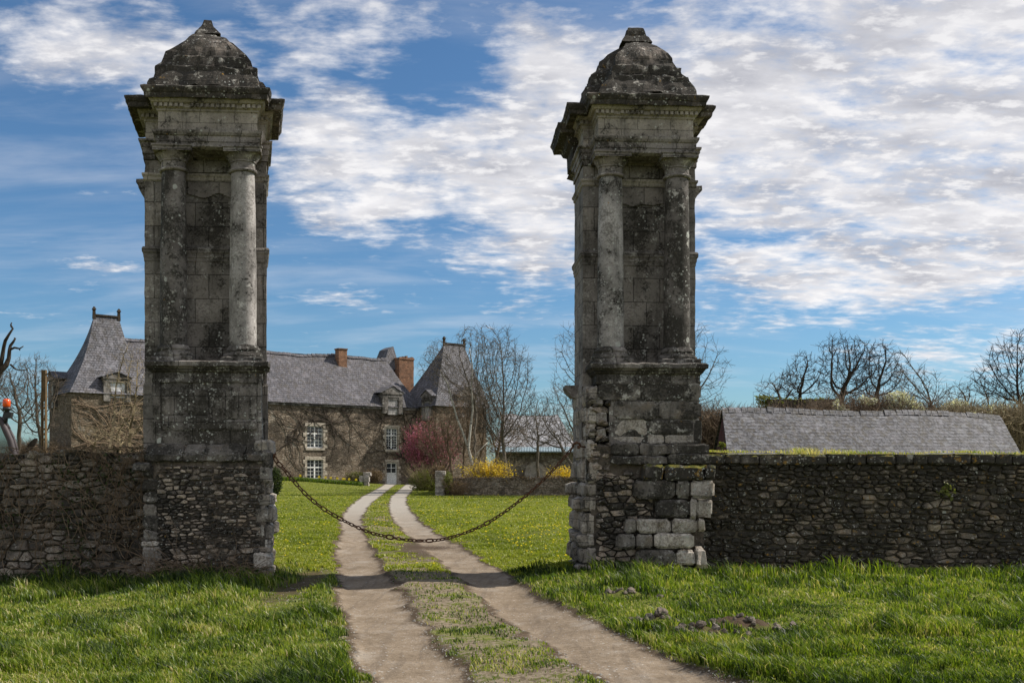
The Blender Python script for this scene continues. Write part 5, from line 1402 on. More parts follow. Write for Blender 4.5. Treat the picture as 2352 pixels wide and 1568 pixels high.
def sc_tree(name, x, D_, blobs, n, seed, mat, label, h0=.3, r0=.2, cat='tree', group=None, step=.24, tmat=None, bias=(0,0,.05), tw=2, twl=.45, droop=0., stems=1, spread=0., rmin=.011, base_px=None, lean=0., shell=0., dk=None, expo=2.35):
    """blobs: crown lobes read off the photo as (column, row, half width, half height) at the tree's own distance"""
    rnd = random.Random(seed); X0 = px(x, D_); z0 = gz1(X0, D_); root = empty(name, (X0, D_, z0), label, cat, group)
    att = []; tot = sum(b[2]*b[3] for b in blobs); sc_ = D_/F
    for (bx, by, rx, ry) in blobs:
        c = (px(bx, D_), D_, pz(by, D_)); R_ = (rx*sc_, rx*sc_*.8, ry*sc_)
        for k in range(int(n*2.1*rx*ry/tot)):
            while True:
                v = Vector((rnd.uniform(-1,1), rnd.uniform(-1,1), rnd.uniform(-1,1)))
                if shell < v.length < 1: break
            p = (c[0]+v.x*R_[0], c[1]+v.y*R_[1], c[2]+v.z*R_[2])
            if p[2] > z0+.25: att.append(p)
    zc = min(p[2] for p in att); H0 = max(.3, (zc-z0))*h0*1.0
    roots = []
    for s_ in range(stems):
        a = (s_-(stems-1)/2); q = Vector((X0+a*.22, D_+rnd.uniform(-.2, .2), z0-.1)); d = Vector((a*spread+lean, rnd.uniform(-.1,.1), 1)).normalized(); pts = [tuple(q)]
        L_ = max(H0, .5)*rnd.uniform(.85, 1.15); k = max(2, int(L_/step))
        for i in range(k): d = (d+Vector((rnd.uniform(-1,1), rnd.uniform(-1,1), 0))*.05).normalized(); q = q+d*L_/k; pts.append(tuple(q))
        roots.append(pts)
    P, par = sc_grow(roots, att, step, step*8, dk or step*1.25, bias, rnd)
    N_ = len(P); kids = [[] for _ in range(N_)]
    for i in range(N_):
        if par[i] >= 0: kids[par[i]].append(i)
    A = np.zeros(N_)
    for i in range(N_-1, -1, -1):
        A[i] = max(A[i], rmin**expo)
        if par[i] >= 0: A[par[i]] += A[i]
    Rr = A**(1/expo); top = max(Rr.max(), 1e-6); k_ = min(1.6, max(.5, r0/top)); Rr = np.where(Rr > rmin*1.5, rmin+(Rr-rmin)*k_, Rr)
    a = MB(); b = MB(); done = set()
    starts = [i for i in range(N_) if par[i] < 0]
    while starts:
        i = starts.pop(); chain_ = [par[i], i] if par[i] >= 0 else [i]
        while kids[i]:
            ks = sorted(kids[i], key=lambda q: -Rr[q]); starts += ks[1:]; i = ks[0]; chain_.append(i)
        if len(chain_) < 2: continue
        rr = [Rr[q] for q in chain_]; 
        if par[chain_[1]] >= 0: rr[0] = min(rr[0], rr[1]*1.1)
        pts = [P[q].copy() for q in chain_]; pts.append(pts[-1]+(pts[-1]-pts[-2])*.9); rr.append(rr[-1]*.5)
        big = rr[0] > max(.045, rmin*3)
        (a if big else b).tube(pts, rr, 8 if rr[0] > .1 else 5 if rr[0] > .035 else 3)
        for q, p in zip(chain_[1:], pts[1:]):
            if Rr[q] < rmin*3.0:
                for t_ in range(tw if rnd.random() < .8 else tw-1):
                    d = Vector(P[q]-P[par[q]]).normalized()*.6+Vector((rnd.gauss(0,1), rnd.gauss(0,1), rnd.gauss(.15,.8))).normalized(); d.normalize()
                    L_ = twl*rnd.uniform(.5, 1.2); p1 = Vector(p)+d*L_*.5; d2 = (d+Vector((rnd.gauss(0,.25), rnd.gauss(0,.25), .15-droop))).normalized()
                    p2 = p1+d2*L_*.5; b.tube([Vector(p), p1, p2], [rmin*.85, rmin*.7, rmin*.45], 3)
                    if droop: b.tube([p2, p2+Vector((0,0,-1)).lerp(d2, .35)*L_*.7], [rmin*.5, rmin*.35], 3)
    a.build('trunk', tmat or mat, root, smooth=True); b.build('crown', mat, root)
    return root
def TX(x, D): return px(x, D)
LOW = dict(depth=5, n=[6,4,4,4,3], ang=(30,75), ratio=.66, lift=[0,.0,.02,.03,.02], wob=.2, start=.2, start0=.25, lead=.6, rr=.6, seg=.4, rmin=.010, taper=.6)
# garden trees behind the low wall
bt = sc_tree('birch_tree', 1087, 62, [(1078,800,42,55),(1010,825,45,45),(985,850,28,28),(1100,880,60,60),(1040,870,50,50),(1130,820,30,50)], 1500, 11, M['bark'],
     'white barked birch with forked trunk and drooping twigs before the right pavilion', h0=.2, r0=.07, tmat=M['bark'], tw=2, twl=.5, droop=.9, rmin=.0105, stems=1, bias=(0,0,.10), step=.24)
mb = MB(); Dn = 61.8
for pts, r in (([(1087,1085),(1084,1060),(1076,1030),(1080,990),(1086,940),(1083,890),(1085,840),(1078,800)], .13), ([(1080,1045),(1066,1000),(1050,960),(1040,925),(1028,880),(1010,850)], .10), ([(1084,1060),(1100,1035),(1120,1015)], .045)):
    mb.tube([(px(x, Dn), Dn-.01*i, pz(y, Dn)) for i, (x, y) in enumerate(pts)], [r*.72*(1-.10*i) for i in range(len(pts))], 8)
mb.build('trunk', M['birch'], bt, smooth=True)
sc_tree('ash_tree', 1150, 66, [(1120,830,35,85),(1160,850,40,95),(1195,880,35,80),(1105,920,40,80),(1150,960,60,60),(1210,940,30,60)], 1150, 5, M['bark'],
     'upright many-stemmed bare tree to the right of the white birch', h0=.25, r0=.11, stems=9, spread=.20, bias=(0,0,.6), tw=3, twl=.6, rmin=.012, step=.24)
sc_tree('plum_tree', 1050, 67, [(1030,985,70,45),(1085,950,60,50),(1010,1020,60,35),(1100,1010,50,45)], 1000, 21, M['bark_warm'], 'low spreading brown twigged tree behind the birch, left of the yellow shrub', h0=.5, r0=.11, stems=4, spread=.5, tw=3, twl=.55, rmin=.011)
sc_tree('hazel_tree', 1115, 70, [(1130,950,60,60),(1160,1000,60,45),(1080,920,50,50)], 900, 22, M['bark_warm'], 'bushy brown tree between the birch and the pale slate outbuilding', h0=.5, r0=.11, stems=4, spread=.4, tw=3, twl=.5, rmin=.011)
sc_tree('lime_tree', 1470, 58, [(1330,800,62,60),(1310,880,50,60),(1470,860,150,170),(1640,850,42,62),(1600,780,40,40),(1620,900,50,50),(1350,770,45,40)], 2300, 31, M['bark'], 'tall bare tree standing behind the right gate pier, twigs showing either side', h0=.6, r0=.28, bias=(0,0,.18), tw=2, twl=.5, rmin=.010, step=.30, shell=.25)
sc_tree('field_maple', 1345, 60, [(1290,960,60,50),(1250,1000,60,30),(1310,1000,50,45),(1280,910,30,30)], 900, 33, M['bark'], 'bare tree spreading low branches left of the right gate pier', h0=.4, r0=.15, stems=2, spread=.3, lean=-.35, tw=2, rmin=.010, twl=.5)
sc_tree('thorn_tree', 1245, 73, [(1240,945,45,45),(1215,985,40,45),(1280,1000,40,30)], 750, 35, M['bark'], 'small bare tree in front of the pale slate outbuilding roof', h0=.4, r0=.11, stems=2, spread=.3, tw=2, rmin=.010, twl=.5)
# trees behind the barn
sc_tree('walnut_tree', 1950, 52, [(1950,830,62,62),(1925,815,45,45),(1985,850,40,50),(1950,880,75,40)], 1150, 41, M['bark_dark'], 'broad round-headed bare tree, the tallest behind the slate barn roof', h0=.9, r0=.24, bias=(0,0,.08), tw=3, twl=.40, rmin=.013, shell=.3, step=.24)
sc_tree('walnut_tree', 2020, 53, [(2022,835,42,55),(2045,870,45,45),(2010,880,40,40)], 750, 43, M['bark_dark'], 'bare tree close on the right of the tallest one behind the barn', h0=.9, r0=.18, bias=(0,0,.08), tw=3, twl=.40, rmin=.013, shell=.3, step=.24)
sc_tree('apple_tree', 1885, 50, [(1848,840,36,36),(1830,880,50,35),(1865,870,40,45)], 700, 45, M['bark_dark'], 'bare tree leaning left just left of the tallest one behind the barn', h0=.8, r0=.15, lean=-.3, tw=3, twl=.40, rmin=.012, step=.24)
sc_tree('apple_tree', 1800, 52, [(1780,890,42,28),(1760,905,30,22),(1815,885,35,35)], 600, 47, M['bark'], 'lowest and leftmost bare tree above the slate barn roof', h0=.8, r0=.12, tw=2, twl=.4, rmin=.012, step=.24)
sc_tree('ash_tree', 2110, 50, [(2095,880,35,45),(2130,895,40,38),(2150,905,30,30),(2070,850,25,45)], 700, 49, M['bark'], 'upright bare sapling thicket right of the round-headed trees behind the barn', h0=.5, r0=.07, stems=7, spread=.15, bias=(0,0,.8), tw=2, twl=.5, rmin=.011)
sc_tree('ash_tree', 2325, 44, [(2335,820,30,65),(2300,840,40,60),(2360,830,40,80),(2270,880,40,45),(2320,890,60,45)], 1100, 51, M['bark_dark'], 'tall upright bare trees at the right edge of the photo above the barn', h0=.5, r0=.09, stems=8, spread=.12, bias=(0,0,.7), tw=3, twl=.45, rmin=.012)
sc_tree('ash_tree', 2225, 47, [(2225,900,50,25),(2190,905,30,20),(2260,895,30,25)], 420, 53, M['bark'], 'low grey scrub of bare stems before the tall trees at the right edge', h0=.5, r0=.05, stems=6, spread=.2, bias=(0,0,.5), tw=2, twl=.4, rmin=.011)
# left side
dt = empty('dead_tree', (px(-30, 36), 36, 0), 'dark gnarled dead tree with stubby crooked limbs at the left edge', 'tree'); mb = MB()
def C7(x, y, D_): return (px(x*.238, D_), D_, pz(689+y*.238, D_))
mb.tube([(px(-40, 36), 36, 0), (px(-38, 36), 36, 2.2), C7(-60, 760, 36), C7(0, 685, 36), C7(60, 625, 36), C7(85, 560, 36.1), C7(92, 480, 36.1), C7(100, 440, 36.2), C7(130, 400, 36.2), C7(150, 365, 36.2)], [.30,.24,.2,.12,.10,.075,.065,.055,.045,.03], 8)
mb.build('trunk', M['bark_dark'], dt, smooth=True); mb = MB()
mb.tube([C7(0, 660, 36), C7(20, 560, 36), C7(38, 450, 36), C7(52, 392, 35.9), C7(88, 330, 35.9), C7(125, 275, 35.9), C7(104, 238, 35.9), C7(114, 216, 35.9)], [.085,.075,.065,.06,.045,.035,.03,.02], 7)
mb.tube([C7(92, 480, 36.1), C7(140, 458, 36.1), C7(190, 468, 36.1), C7(226, 444, 36.1)], [.045,.04,.03,.018], 6)
mb.tube([C7(100, 620, 36), C7(150, 665, 36), C7(200, 680, 36), C7(270, 670, 36)], [.04,.03,.02,.012], 5)
mb.tube([C7(125, 275, 35.9), C7(112, 262, 35.9), C7(100, 250, 35.9)], [.03,.025,.02], 5); mb.tube([C7(185, 465, 36.1), C7(192, 485, 36.1)], [.025,.02], 5); mb.tube([C7(145, 380, 36.2), C7(138, 362, 36.2)], [.03,.02], 5)
mb.build('limb', M['bark_dark'], dt, smooth=True)
sc_tree('oak_tree', 30, 52, [(40,870,45,45),(10,900,50,50),(60,930,50,50)], 900, 61, M['bark_mid'], 'bare oak behind the orange beacon at the far left', h0=.6, r0=.2, tw=2, twl=.45, rmin=.010)
sc_tree('oak_tree', 95, 60, [(80,850,40,40),(110,890,45,50),(60,900,50,50),(90,960,50,45)], 950, 63, M['bark_mid'], 'bare oak with spreading twigs beside the lattice post, left of the pavilion', h0=.6, r0=.18, tw=2, twl=.5, rmin=.010)
sc_tree('oak_tree', -60, 58, [(-40,880,70,70)], 500, 66, M['bark_mid'], 'bare oak partly outside the left edge of the photo', h0=.6, r0=.2, tw=2, rmin=.012)
# climber by the left pier
sc_tree('climbing_shrub', 345, 17.6, [(305,835,42,45),(280,880,45,40),(320,900,40,60),(300,955,55,45),(270,985,50,30)], 900, 71, M['bark_tan'], 'bare tan climbing shrub spilling left from behind the left gate pier', h0=.5, r0=.045, cat='shrub', stems=3, spread=.3, tw=1, twl=.16, rmin=.0035, step=.085, bias=(-.05,0,.0), lean=-.1)
sc_tree('bare_shrub', 240, 18.6, [(215,995,35,22),(250,1005,45,20),(285,1000,35,25)], 450, 73, M['bark_tan'], 'tangle of thin bare stems above the left wall by the pavilion', h0=.7, r0=.03, cat='shrub', stems=4, spread=.2, tw=1, twl=.16, rmin=.0035, step=.085)

# ---------------------------------------------------------------- leafy and flowering shrubs
def cloud_pts(n, c, r, rnd_, shell=.55, lump=.35, up=.0, seed=0):
    out = []
    while len(out) < n:
        d = Vector((rnd_.gauss(0,1), rnd_.gauss(0,1), rnd_.gauss(0,1))).normalized()
        k = 1+lump*mn.noise(d*2.3+Vector((seed, 0, 0)))+lump*.6*mn.noise(d*5+Vector((0, seed, 0)))
        t_ = (shell+(1-shell)*rnd_.random())**1.0*k
        p = Vector((c[0]+d.x*r[0]*t_, c[1]+d.y*r[1]*t_, c[2]+d.z*r[2]*t_))
        if p.z > .02: out.append((p, d))
    return out
def leaves(name, pts, size, mat, parent, rnd_, tonef=None, flat_=0.3):
    n = len(pts); P = np.array([p[0] for p in pts]); 
    r1 = np.random.default_rng(rnd_.randint(0, 99999))
    a = r1.normal(size=(n, 3)); a /= np.linalg.norm(a, axis=1)[:,None]; b = np.cross(a, r1.normal(size=(n, 3))); b /= np.linalg.norm(b, axis=1)[:,None]
    s_ = (size*r1.uniform(.5, 1.4, n))[:,None]
    V_ = np.stack([P-a*s_, P-b*s_*.6, P+a*s_, P+b*s_*.6], 1).reshape(-1, 3)
    q = np.arange(n*4).reshape(n, 4); tone = np.repeat(np.clip(r1.normal(.5, .25, n) if tonef is None else tonef(P)+r1.normal(0, .15, n), 0, 1), 4)
    o0 = world_loc(parent); V_ = V_-np.array(o0)
    o = np_mesh(name, V_, q, mat, dict(tone=tone)); o.parent = parent; return o
def twigs(name, c, r, n, mat, parent, rnd_, rad=.012, up=.8, n0=3):
    mb = MB()
    for k in range(n):
        a = rnd_.uniform(0, 2*math.pi); f = math.sqrt(rnd_.random()); p = Vector((c[0]+math.cos(a)*r[0]*f*.35, c[1]+math.sin(a)*r[1]*f*.35, max(0, c[2]-r[2])))
        d = Vector((math.cos(a)*f*r[0], math.sin(a)*f*r[1], (1.0-.25*f*f)*r[2]*2)); L_ = d.length*rnd_.uniform(.7, 1.1); d.normalize(); pts = [p]; q = p
        for i in range(5):
            d = (d+Vector((rnd_.uniform(-1,1), rnd_.uniform(-1,1), rnd_.uniform(-.6,.8)))*.16).normalized(); q = q+d*L_/5; pts.append(q)
            if i > 0 and rnd_.random() < .7:
                e = (d+Vector((rnd_.uniform(-1,1), rnd_.uniform(-1,1), rnd_.uniform(-.4,.8)))*.8).normalized(); mb.tube([q, q+e*L_*.13, q+e*L_*.24+Vector((0,0,.05))], [rad*.5, rad*.4, rad*.25], 3)
        mb.tube(pts, [rad*(1-.14*i) for i in range(6)], n0)
    return mb.build(name, mat, parent)
def shrub(name, c, r, nl, size, mat, label, seed, nt_=120, tmat='bark_warm', shell=.55, lump=.35, rad=.015, tonef=None, cat='shrub', group=None):
    rnd_ = random.Random(seed); root = empty(name, (c[0], c[1], max(0, gz1(c[0], c[1]))), label, cat, group)
    if nl: leaves('foliage' if 'blossom' not in str(mat.name) else 'blossom', cloud_pts(nl, c, r, rnd_, shell, lump, seed=seed), size, mat, root, rnd_, tonef)
    if nt_: twigs('stems', c, r, nt_, M[tmat], root, rnd_, rad)
    return root
D = 64
shrub('forsythia', (TX(1122, 61.5), 61.5, 1.35), (1.55, 1.1, .85), 3800, .055, M['yellow'], 'large yellow forsythia in flower beneath the birch', 1, 160, 'bark_tan', .2, .55)
for i, (x, y, rx, rz_) in enumerate([(1145, 1040, .35, .55), (1172, 1052, .5, .30), (1090, 1068, .9, .4), (1158,1062,.8,.45)]):
    pass
shrub('forsythia', (TX(1292, 66), 66, 1.1), (1.2, .9, .65), 1500, .06, M['yellow'], 'smaller dull yellow forsythia partly hidden behind the right gate pier', 2, 90, 'bark_tan', .2, .5)
shrub('flowering_shrub', (TX(965, 74), 74, 3.1), (1.35, 1.1, 1.9), 6500, .055, M['pink'], 'pink blossoming shrub against the manor wall, left of the birch', 3, 60, 'bark_warm', .3, .6, .018)
shrub('flowering_shrub', (TX(1005, 74), 74, 3.2), (2.0, 1.2, 2.0), 3200, .05, M['pink'], 'dusky purple twigged shrub merging with the brown tree behind the birch', 4, 120, 'bark_warm', .1, .5, .018)
shrub('rounded_bush', (TX(978, 72), 72, .55), (1.35, 1.0, .95), 5200, .045, M['olive'], 'rounded olive green bush at the end of the drive, left of the garden wall', 5, 140, 'bark_tan', .5, .2)
shrub('ivy_bush', (TX(1008, 62), 62, 1.35), (.55, 1.2, .45), 1800, .05, M['brownleaf'], 'dry leafy hedge behind the pale end of the garden wall', 6, 60)
shrub('ivy_bush', (TX(632, 60), 60, .80), (.42, .45, .95), 2600, .05, M['ivy'], 'dark green bush beside the left gate pier under the chain', 7, 20, 'bark_dark', .6, .2)
shrub('dry_hedge', (TX(857, 89), 89, .9), (1.0, .6, .65), 2200, .05, M['brownleaf'], 'dry brown hedge right of the stone block by the manor door', 8, 60)
shrub('low_shrub', (TX(818, 89), 89, .8), (1.1, .5, .55), 1500, .05, M['olive'], 'low thin shrub left of the stone block before the manor', 9, 90)
shrub('bramble', (TX(1050, 58.6), 58.4, .45), (.75, .4, .45), 500, .05, M['brownleaf'], 'rusty red brambles against the low garden wall', 10, 90, 'bark_warm')
shrub('bramble', (TX(1030, 58.6), 58.5, .75), (.30, .3, .7), 700, .05, M['olive'], 'ivy trailing down beside the pale wall end', 12, 20)
# ivy along the garden wall top
rnd = random.Random(14)
ivp = []
for i in range(3600):
    x = rnd.uniform(px(1018, 59), px(1018, 59)+15.5); ivp.append((Vector((x, rnd.uniform(58.85, 59.5), 1.06+.12*mn.noise(Vector((x*1.3, 0, 0)))+rnd.uniform(-.28, .10)*(1 if rnd.random() < .4 else .35))), None))
leaves('ivy_growth', ivp, .05, M['brownleaf'], gw, rnd)
# hedge with white blossom behind the barn
def hedge(x0, x1, D0, D1, ztop, n, mat, label, seed, nb, seglen=2.2):
    rnd_ = random.Random(seed); X0, X1 = TX(x0, D0), TX(x1, D1)
    root = empty('hedge', ((X0+X1)/2, (D0+D1)/2, 0), label, 'hedge')
    mb = MB()
    for k in range(n):
        f = rnd_.random(); x = X0+(X1-X0)*f; y = D0+(D1-D0)*f+rnd_.uniform(-.7, .7); zt = ztop*(.82+.26*mn.noise(Vector((x*.6, seed, 0)))+.12*rnd_.random()); z = rnd_.uniform(0, .5)*zt
        q = Vector((x, y, z)); d = Vector((rnd_.uniform(-.6,.6), rnd_.uniform(-.4,.4), 1)).normalized(); pts = [q]; L_ = zt-z
        for i in range(4): d = (d+Vector((rnd_.uniform(-1,1), rnd_.uniform(-1,1), rnd_.uniform(-.3,.5)))*.3).normalized(); q = q+d*L_/4; pts.append(q)
        mb.tube(pts, [.024,.02,.016,.012,.008], 3)
        for i in (1, 2, 3, 4):
            e = Vector((rnd_.uniform(-1,1), rnd_.uniform(-1,1), rnd_.uniform(-.2,.9))).normalized(); mb.tube([pts[i], pts[i]+e*.3, pts[i]+e*.55+Vector((0,0,.1))], [.01,.008,.005], 3)
    mb.build('stems', mat, root)
    if nb:
        pts = []
        while len(pts) < nb:
            f = rnd_.random(); x = X0+(X1-X0)*f; 
            zt = ztop*(.86+.26*mn.noise(Vector((x*.6, seed, 0))))
            z = zt*rnd_.uniform(.55, 1.08)
            if mn.noise(Vector((x*.9, z*1.1, seed+3))) > -.02: pts.append((Vector((x, D0+(D1-D0)*f-.5+rnd_.uniform(-.6, .3), z)), None))
        leaves('blossom', pts, .055, M['white_blossom'], root, rnd_)
    return root
hedge(1905, 2200, 42, 42, 4.8, 2600, M['bark_warm'], 'hedge flecked with white blossom behind the middle and right of the barn', 3, 9500)
hedge(2190, 2420, 40, 40, 4.3, 2400, M['bark_tan'], 'brown scrub hedge at the right edge behind the barn end', 6, 900)
hedge(1610, 1760, 46, 46, 4.2, 2600, M['bark_warm'], 'brown thicket of bare stems between the right gate pier and the barn', 9, 0)
hedge(1760, 1930, 44, 44, 4.55, 1500, M['bark_warm'], 'brown bare hedge above the left half of the barn roof', 12, 200)
hedge(1150, 1345, 92, 92, 5.6, 1500, M['bark_tan'], 'far pale thicket beyond the outbuilding roof', 15, 0)
hedge(-60, 115, 80, 80, 4.0, 1800, M['bark_warm'], 'far brown thicket left of the pavilion', 18, 0)
hedge(1610, 2480, 95, 80, 6.6, 5200, M['bark_tan'], 'far grey wood line behind the barn', 21, 0)
# old wall behind the barn with yellow ivy at its end
ow = empty('old_wall', (TX(1880, 46), 46, 0), 'straight brown wall top with yellow ivy showing above the barn ridge', 'wall')
mb = MB(); mb.rings([(TX(1765, 46), TX(1925, 46), 46, 46.6, 0), (TX(1765, 46), TX(1925, 46), 46, 46.6, pz(916, 46))], .4); mb.rough(.04, 2); mb.build('stonework', M['lowwall'], ow)
rnd = random.Random(15)
leaves('ivy_growth', [(Vector((rnd.gauss(TX(1755, 46), .18), 45.9+rnd.random()*.5, rnd.uniform(3.9, pz(908, 46)))), None) for _ in range(700)]+[(Vector((rnd.uniform(TX(1765, 46), TX(1925, 46)), 45.9+rnd.random()*.6, pz(916, 46)+rnd.uniform(-.2, .06))), None) for _ in range(350)], .06, M['olive'], ow, rnd)
# creeper over the left roadside wall
rn = random.Random(8); mb = MB()
for k in range(320):
    f = rn.random()**.6; x = -10.4+5.0*f; z = rn.uniform(-.1, 1.85); d = rn.uniform(0, 2*math.pi) if rn.random() < .4 else rn.uniform(1.2, 1.9); r = rn.uniform(.003, .007); pts = []; rad = []
    for i in range(rn.randint(8, 22)):
        d += rn.uniform(-.5, .5); x += math.cos(d)*.07; z += math.sin(d)*.08
        if x > -5.45 or x < -10.5 or z < -.15: break
        if z > 1.93: z = 1.93; d = -d*.3
        pts.append((x, 15.38-.035*rn.random()-(.02 if i % 3 else 0), z)); rad.append(r*(1-.03*i))
    if len(pts) > 3: mb.tube(pts, rad, 3)
mb.build('creeper_stems', M['bark_warm'], wl)
ivp = []
for k in range(2600):
    x = -10.4+5.0*rn.random()**.5; z = 1.8*rn.random()
    if mn.noise(Vector((x*1.1, z*1.3, 5))) > .12 or (x > -6.4 and z > 1.2 and rn.random() < .5): ivp.append((Vector((x, 15.36-.05*rn.random(), z+ (.15 if x > -6.4 else 0))), None))
leaves('ivy_growth', ivp, .022, M['ivy'], wl, rn)
# brambles at the foot of the left pier
def brambles(x0, x1, y, zmax, n, label, seed, mat, name='bramble'):
    rn = random.Random(seed); root = empty(name, ((x0+x1)/2, y, 0), label, 'bramble'); mb = MB()
    for k in range(n):
        x = rn.uniform(x0, x1); p = Vector((x, y-rn.uniform(0, .3), -.05)); d = Vector((rn.uniform(-1, 1), rn.uniform(-.7, .2), 1.1)).normalized(); pts = [p]; L_ = rn.uniform(.3, zmax)
        for i in range(8): d = (d+Vector((rn.uniform(-.3,.3), rn.uniform(-.3,.2), -.16+rn.uniform(-.15,.15)))).normalized(); p = p+d*L_/6; pts.append(p)
        mb.tube(pts, [.006-.0005*i for i in range(9)], 3)
    mb.build('stems', mat, root); return root
brambles(-5.5, -3.7, 14.92, .8, 170, 'dry brambles tangled at the foot of the left gate pier', 3, M['bark_warm'])
# weeds in the right wall
for (x, y, s_, sd, lab) in ((2170, 1044, .16, 1, 'small green tuft low on the right wall near the photo edge'),(1655, 1022, .05, 2, 'tiny green weed on the wall top beside the right pier')):
    Dw = 15.85; rn = random.Random(sd); yy = 1127 if sd == 1 else y
    root = empty('wall_weed', (px(x, Dw), Dw, pz(yy, Dw)), lab, 'weed')
    leaves('foliage', [(Vector((px(x, Dw)+rn.gauss(0, s_*.4), Dw-.06-rn.random()*.08, pz(yy, Dw)+rn.gauss(0, s_*.4))), None) for _ in range(60)], .035, M['olive'], root, rn)
# daffodil bed at the manor foot
X, Y = rng.uniform(px(625, 88), px(838, 88), 4200), rng.uniform(86.5, 88.8, 4200)
P, q, t_, tn, tip = blades(X, Y, .42*rng.uniform(.6, 1.1, 4200), np.full(4200, .05), np.clip(rng.normal(.35, .15, 4200), 0, 1), .4)
tag(np_mesh('daffodil_leaves', P, q, M['grass'], dict(tone=tn, tip=np.clip(tip+.4, 0, 1)), t_), 'green daffodil leaves in a strip along the foot of the manor', 'plants', kind='stuff')
rn = random.Random(19)
for i in range(9):
    x = px((733, 748, 760, 788, 791, 802, 818, 690, 775)[i], 86.6); z = gz1(x, 86.6)+.50; root = empty('daffodil', (x, 86.6, z-.5), 'yellow daffodil heads dotted in the leaf strip before the manor', 'flower', 'daffodils before the manor')
    mb = MB(); mb.tube([(x, 86.6, z-.5), (x+.02, 86.6, z)], .012, 4); mb.build('stem', M['ivy'], root)
    mb = MB()
    for k in range(6): t_ = k*math.pi/3; mb.add([(x, 86.55, z), (x+.10*math.cos(t_-.3), 86.53, z+.10*math.sin(t_-.3)), (x+.14*math.cos(t_), 86.52, z+.14*math.sin(t_)), (x+.10*math.cos(t_+.3), 86.53, z+.10*math.sin(t_+.3))], [(0,1,2,3)])
    mb.tube([(x, 86.56, z), (x, 86.44, z)], [.04, .06], 8); mb.build('flower_head', M['dandelion'], root)
# clod lumps beside the drive
for i, (cx, cy, rx, ry, a) in enumerate(CLODS[:6]):
    rn = random.Random(60+i); mb = MB()
    for k in range(int(38*a)):
        x = cx+rn.gauss(0, rx*.55); y = cy+rn.gauss(0, ry*.55); r = rn.uniform(.015, .05); z = gz1(x, y)+r*.3; s0 = len(mb.v)
        mb.lathe(x, y, [(r*.3, z-r*.7), (r, z-r*.2), (r*.9, z+r*.3), (r*.35, z+r*.8)], 7); mb.rough(r*.5, 14, k, s0)
    o = mb.build('dirt_clods', M['clod'] if 'clod' in M else M['mortar'], None, loc=(cx, cy, 0))
    tag(o, ['dark mole-turned earth, largest heap in the grass right of the drive', 'small heap of dark earth left of the largest heap', 'earth scuffed bare just below the right gate pier', 'crumbled earth below and left of the largest heap', 'scattered crumbs of earth right of the largest heap', 'crumbs of earth between the two heaps'][i], 'dirt heap', kind='stuff')

# ---------------------------------------------------------------- lattice post
po = empty('utility_post', (px(101, 40), 40, 0), 'orange-brown ladder-like utility post left of the pavilion', 'post')
mb = MB(); xc = px(101.5, 40)
mb.box(xc-.085, xc-.05, 39.92, 40.08, 0, 5.55); mb.box(xc+.05, xc+.085, 39.92, 40.08, 0, 5.55); mb.box(xc-.055, xc+.055, 39.95, 40.05, 4.3, 5.55)
z = .2
while z < 4.3: mb.box(xc-.055, xc+.055, 39.94, 40.06, z, z+.07); z += .42
M['ochre'] = flat('ochre_concrete', (.10, .066, .034), .9, var=.3, scale=3); mb.build('shaft', M['ochre'], po)
mb = MB(); mb.tube([(xc+.1, 39.9, 5.35), (xc+.22, 39.88, 5.38), (xc+.28, 39.88, 5.5)], .03, 6); mb.build('insulator_arm', M['bark_dark'], po)
mb = MB(); mb.box(xc-.115, xc-.085, 39.95, 40.05, 0, 4.6); mb.build('cable_duct', M['bark_dark'], po)

# ---------------------------------------------------------------- tractor behind the left wall
tr = empty('tractor', (-11.4, 20.4, 0), 'parked tractor cab with an orange roof beacon behind the left wall', 'tractor')
M['cab_paint'] = flat('mauve_grey_paint', (.05, .04, .043), .6, .3, var=.3, scale=1); M['black_plastic'] = flat('black_plastic', (.015, .015, .017), .5, .4)
M['tyre'] = flat('tyre', (.02, .02, .02), .9); M['tractor_green'] = flat('bonnet_paint', (.16, .03, .02), .4, .5, var=.1)
cg, t_, b = newmat('cab_glass', .05, .5); b.inputs['Base Color'].default_value = (.35, .45, .42, 1); b.inputs['Transmission Weight'].default_value = .85; M['cab_glass'] = cg
am, t_, b = newmat('amber_lens', .25, .5); b.inputs['Base Color'].default_value = (.75, .10, .01, 1); b.inputs['Transmission Weight'].default_value = .25; M['amber'] = am
def T2(x, y, Dd): return (px(x, Dd), Dd, pz(y, Dd))
D = 20.0
mb = MB()
mb.tube([T2(-60, 955, D), T2(-8, 955, D), T2(3, 966, D), T2(14, 990, D), T2(24, 1012, D), T2(32, 1045, D), T2(34, 1110, D)], [.05,.055,.06,.065,.065,.07,.07], 8)
mb.build('cab_pillar', M['cab_paint'], tr, smooth=True); mb = MB()
mb.tube([T2(20, 985, D+1.3), T2(30, 1003, D+1.3), T2(38, 1030, D+1.3), T2(42, 1090, D+1.3)], .04, 6)
mb.tube([T2(-60, 955, D+1.3), T2(8, 962, D+1.3), T2(20, 985, D+1.3)], .05, 6)
mb.build('cab_frame', M['cab_paint'], tr, smooth=True)
mb = MB(); mb.rings([(-13.0, -11.35, D-.1, D+1.5, 2.60), (-13.0, -11.3, D-.1, D+1.5, 2.68), (-12.9, -11.4, D, D+1.4, 2.74)], .3); mb.build('cab_roof', M['black_plastic'], tr)
mb = MB(); 
g = [T2(2, 972, D+.02), T2(28, 1040, D+.02), T2(-60, 1040, D+.02), T2(-60, 972, D+.02)]; mb.add([*g, *[(p[0], p[1]+.01, p[2]) for p in g]], [(0,3,2,1),(4,5,6,7),(0,1,5,4),(1,2,6,5)])
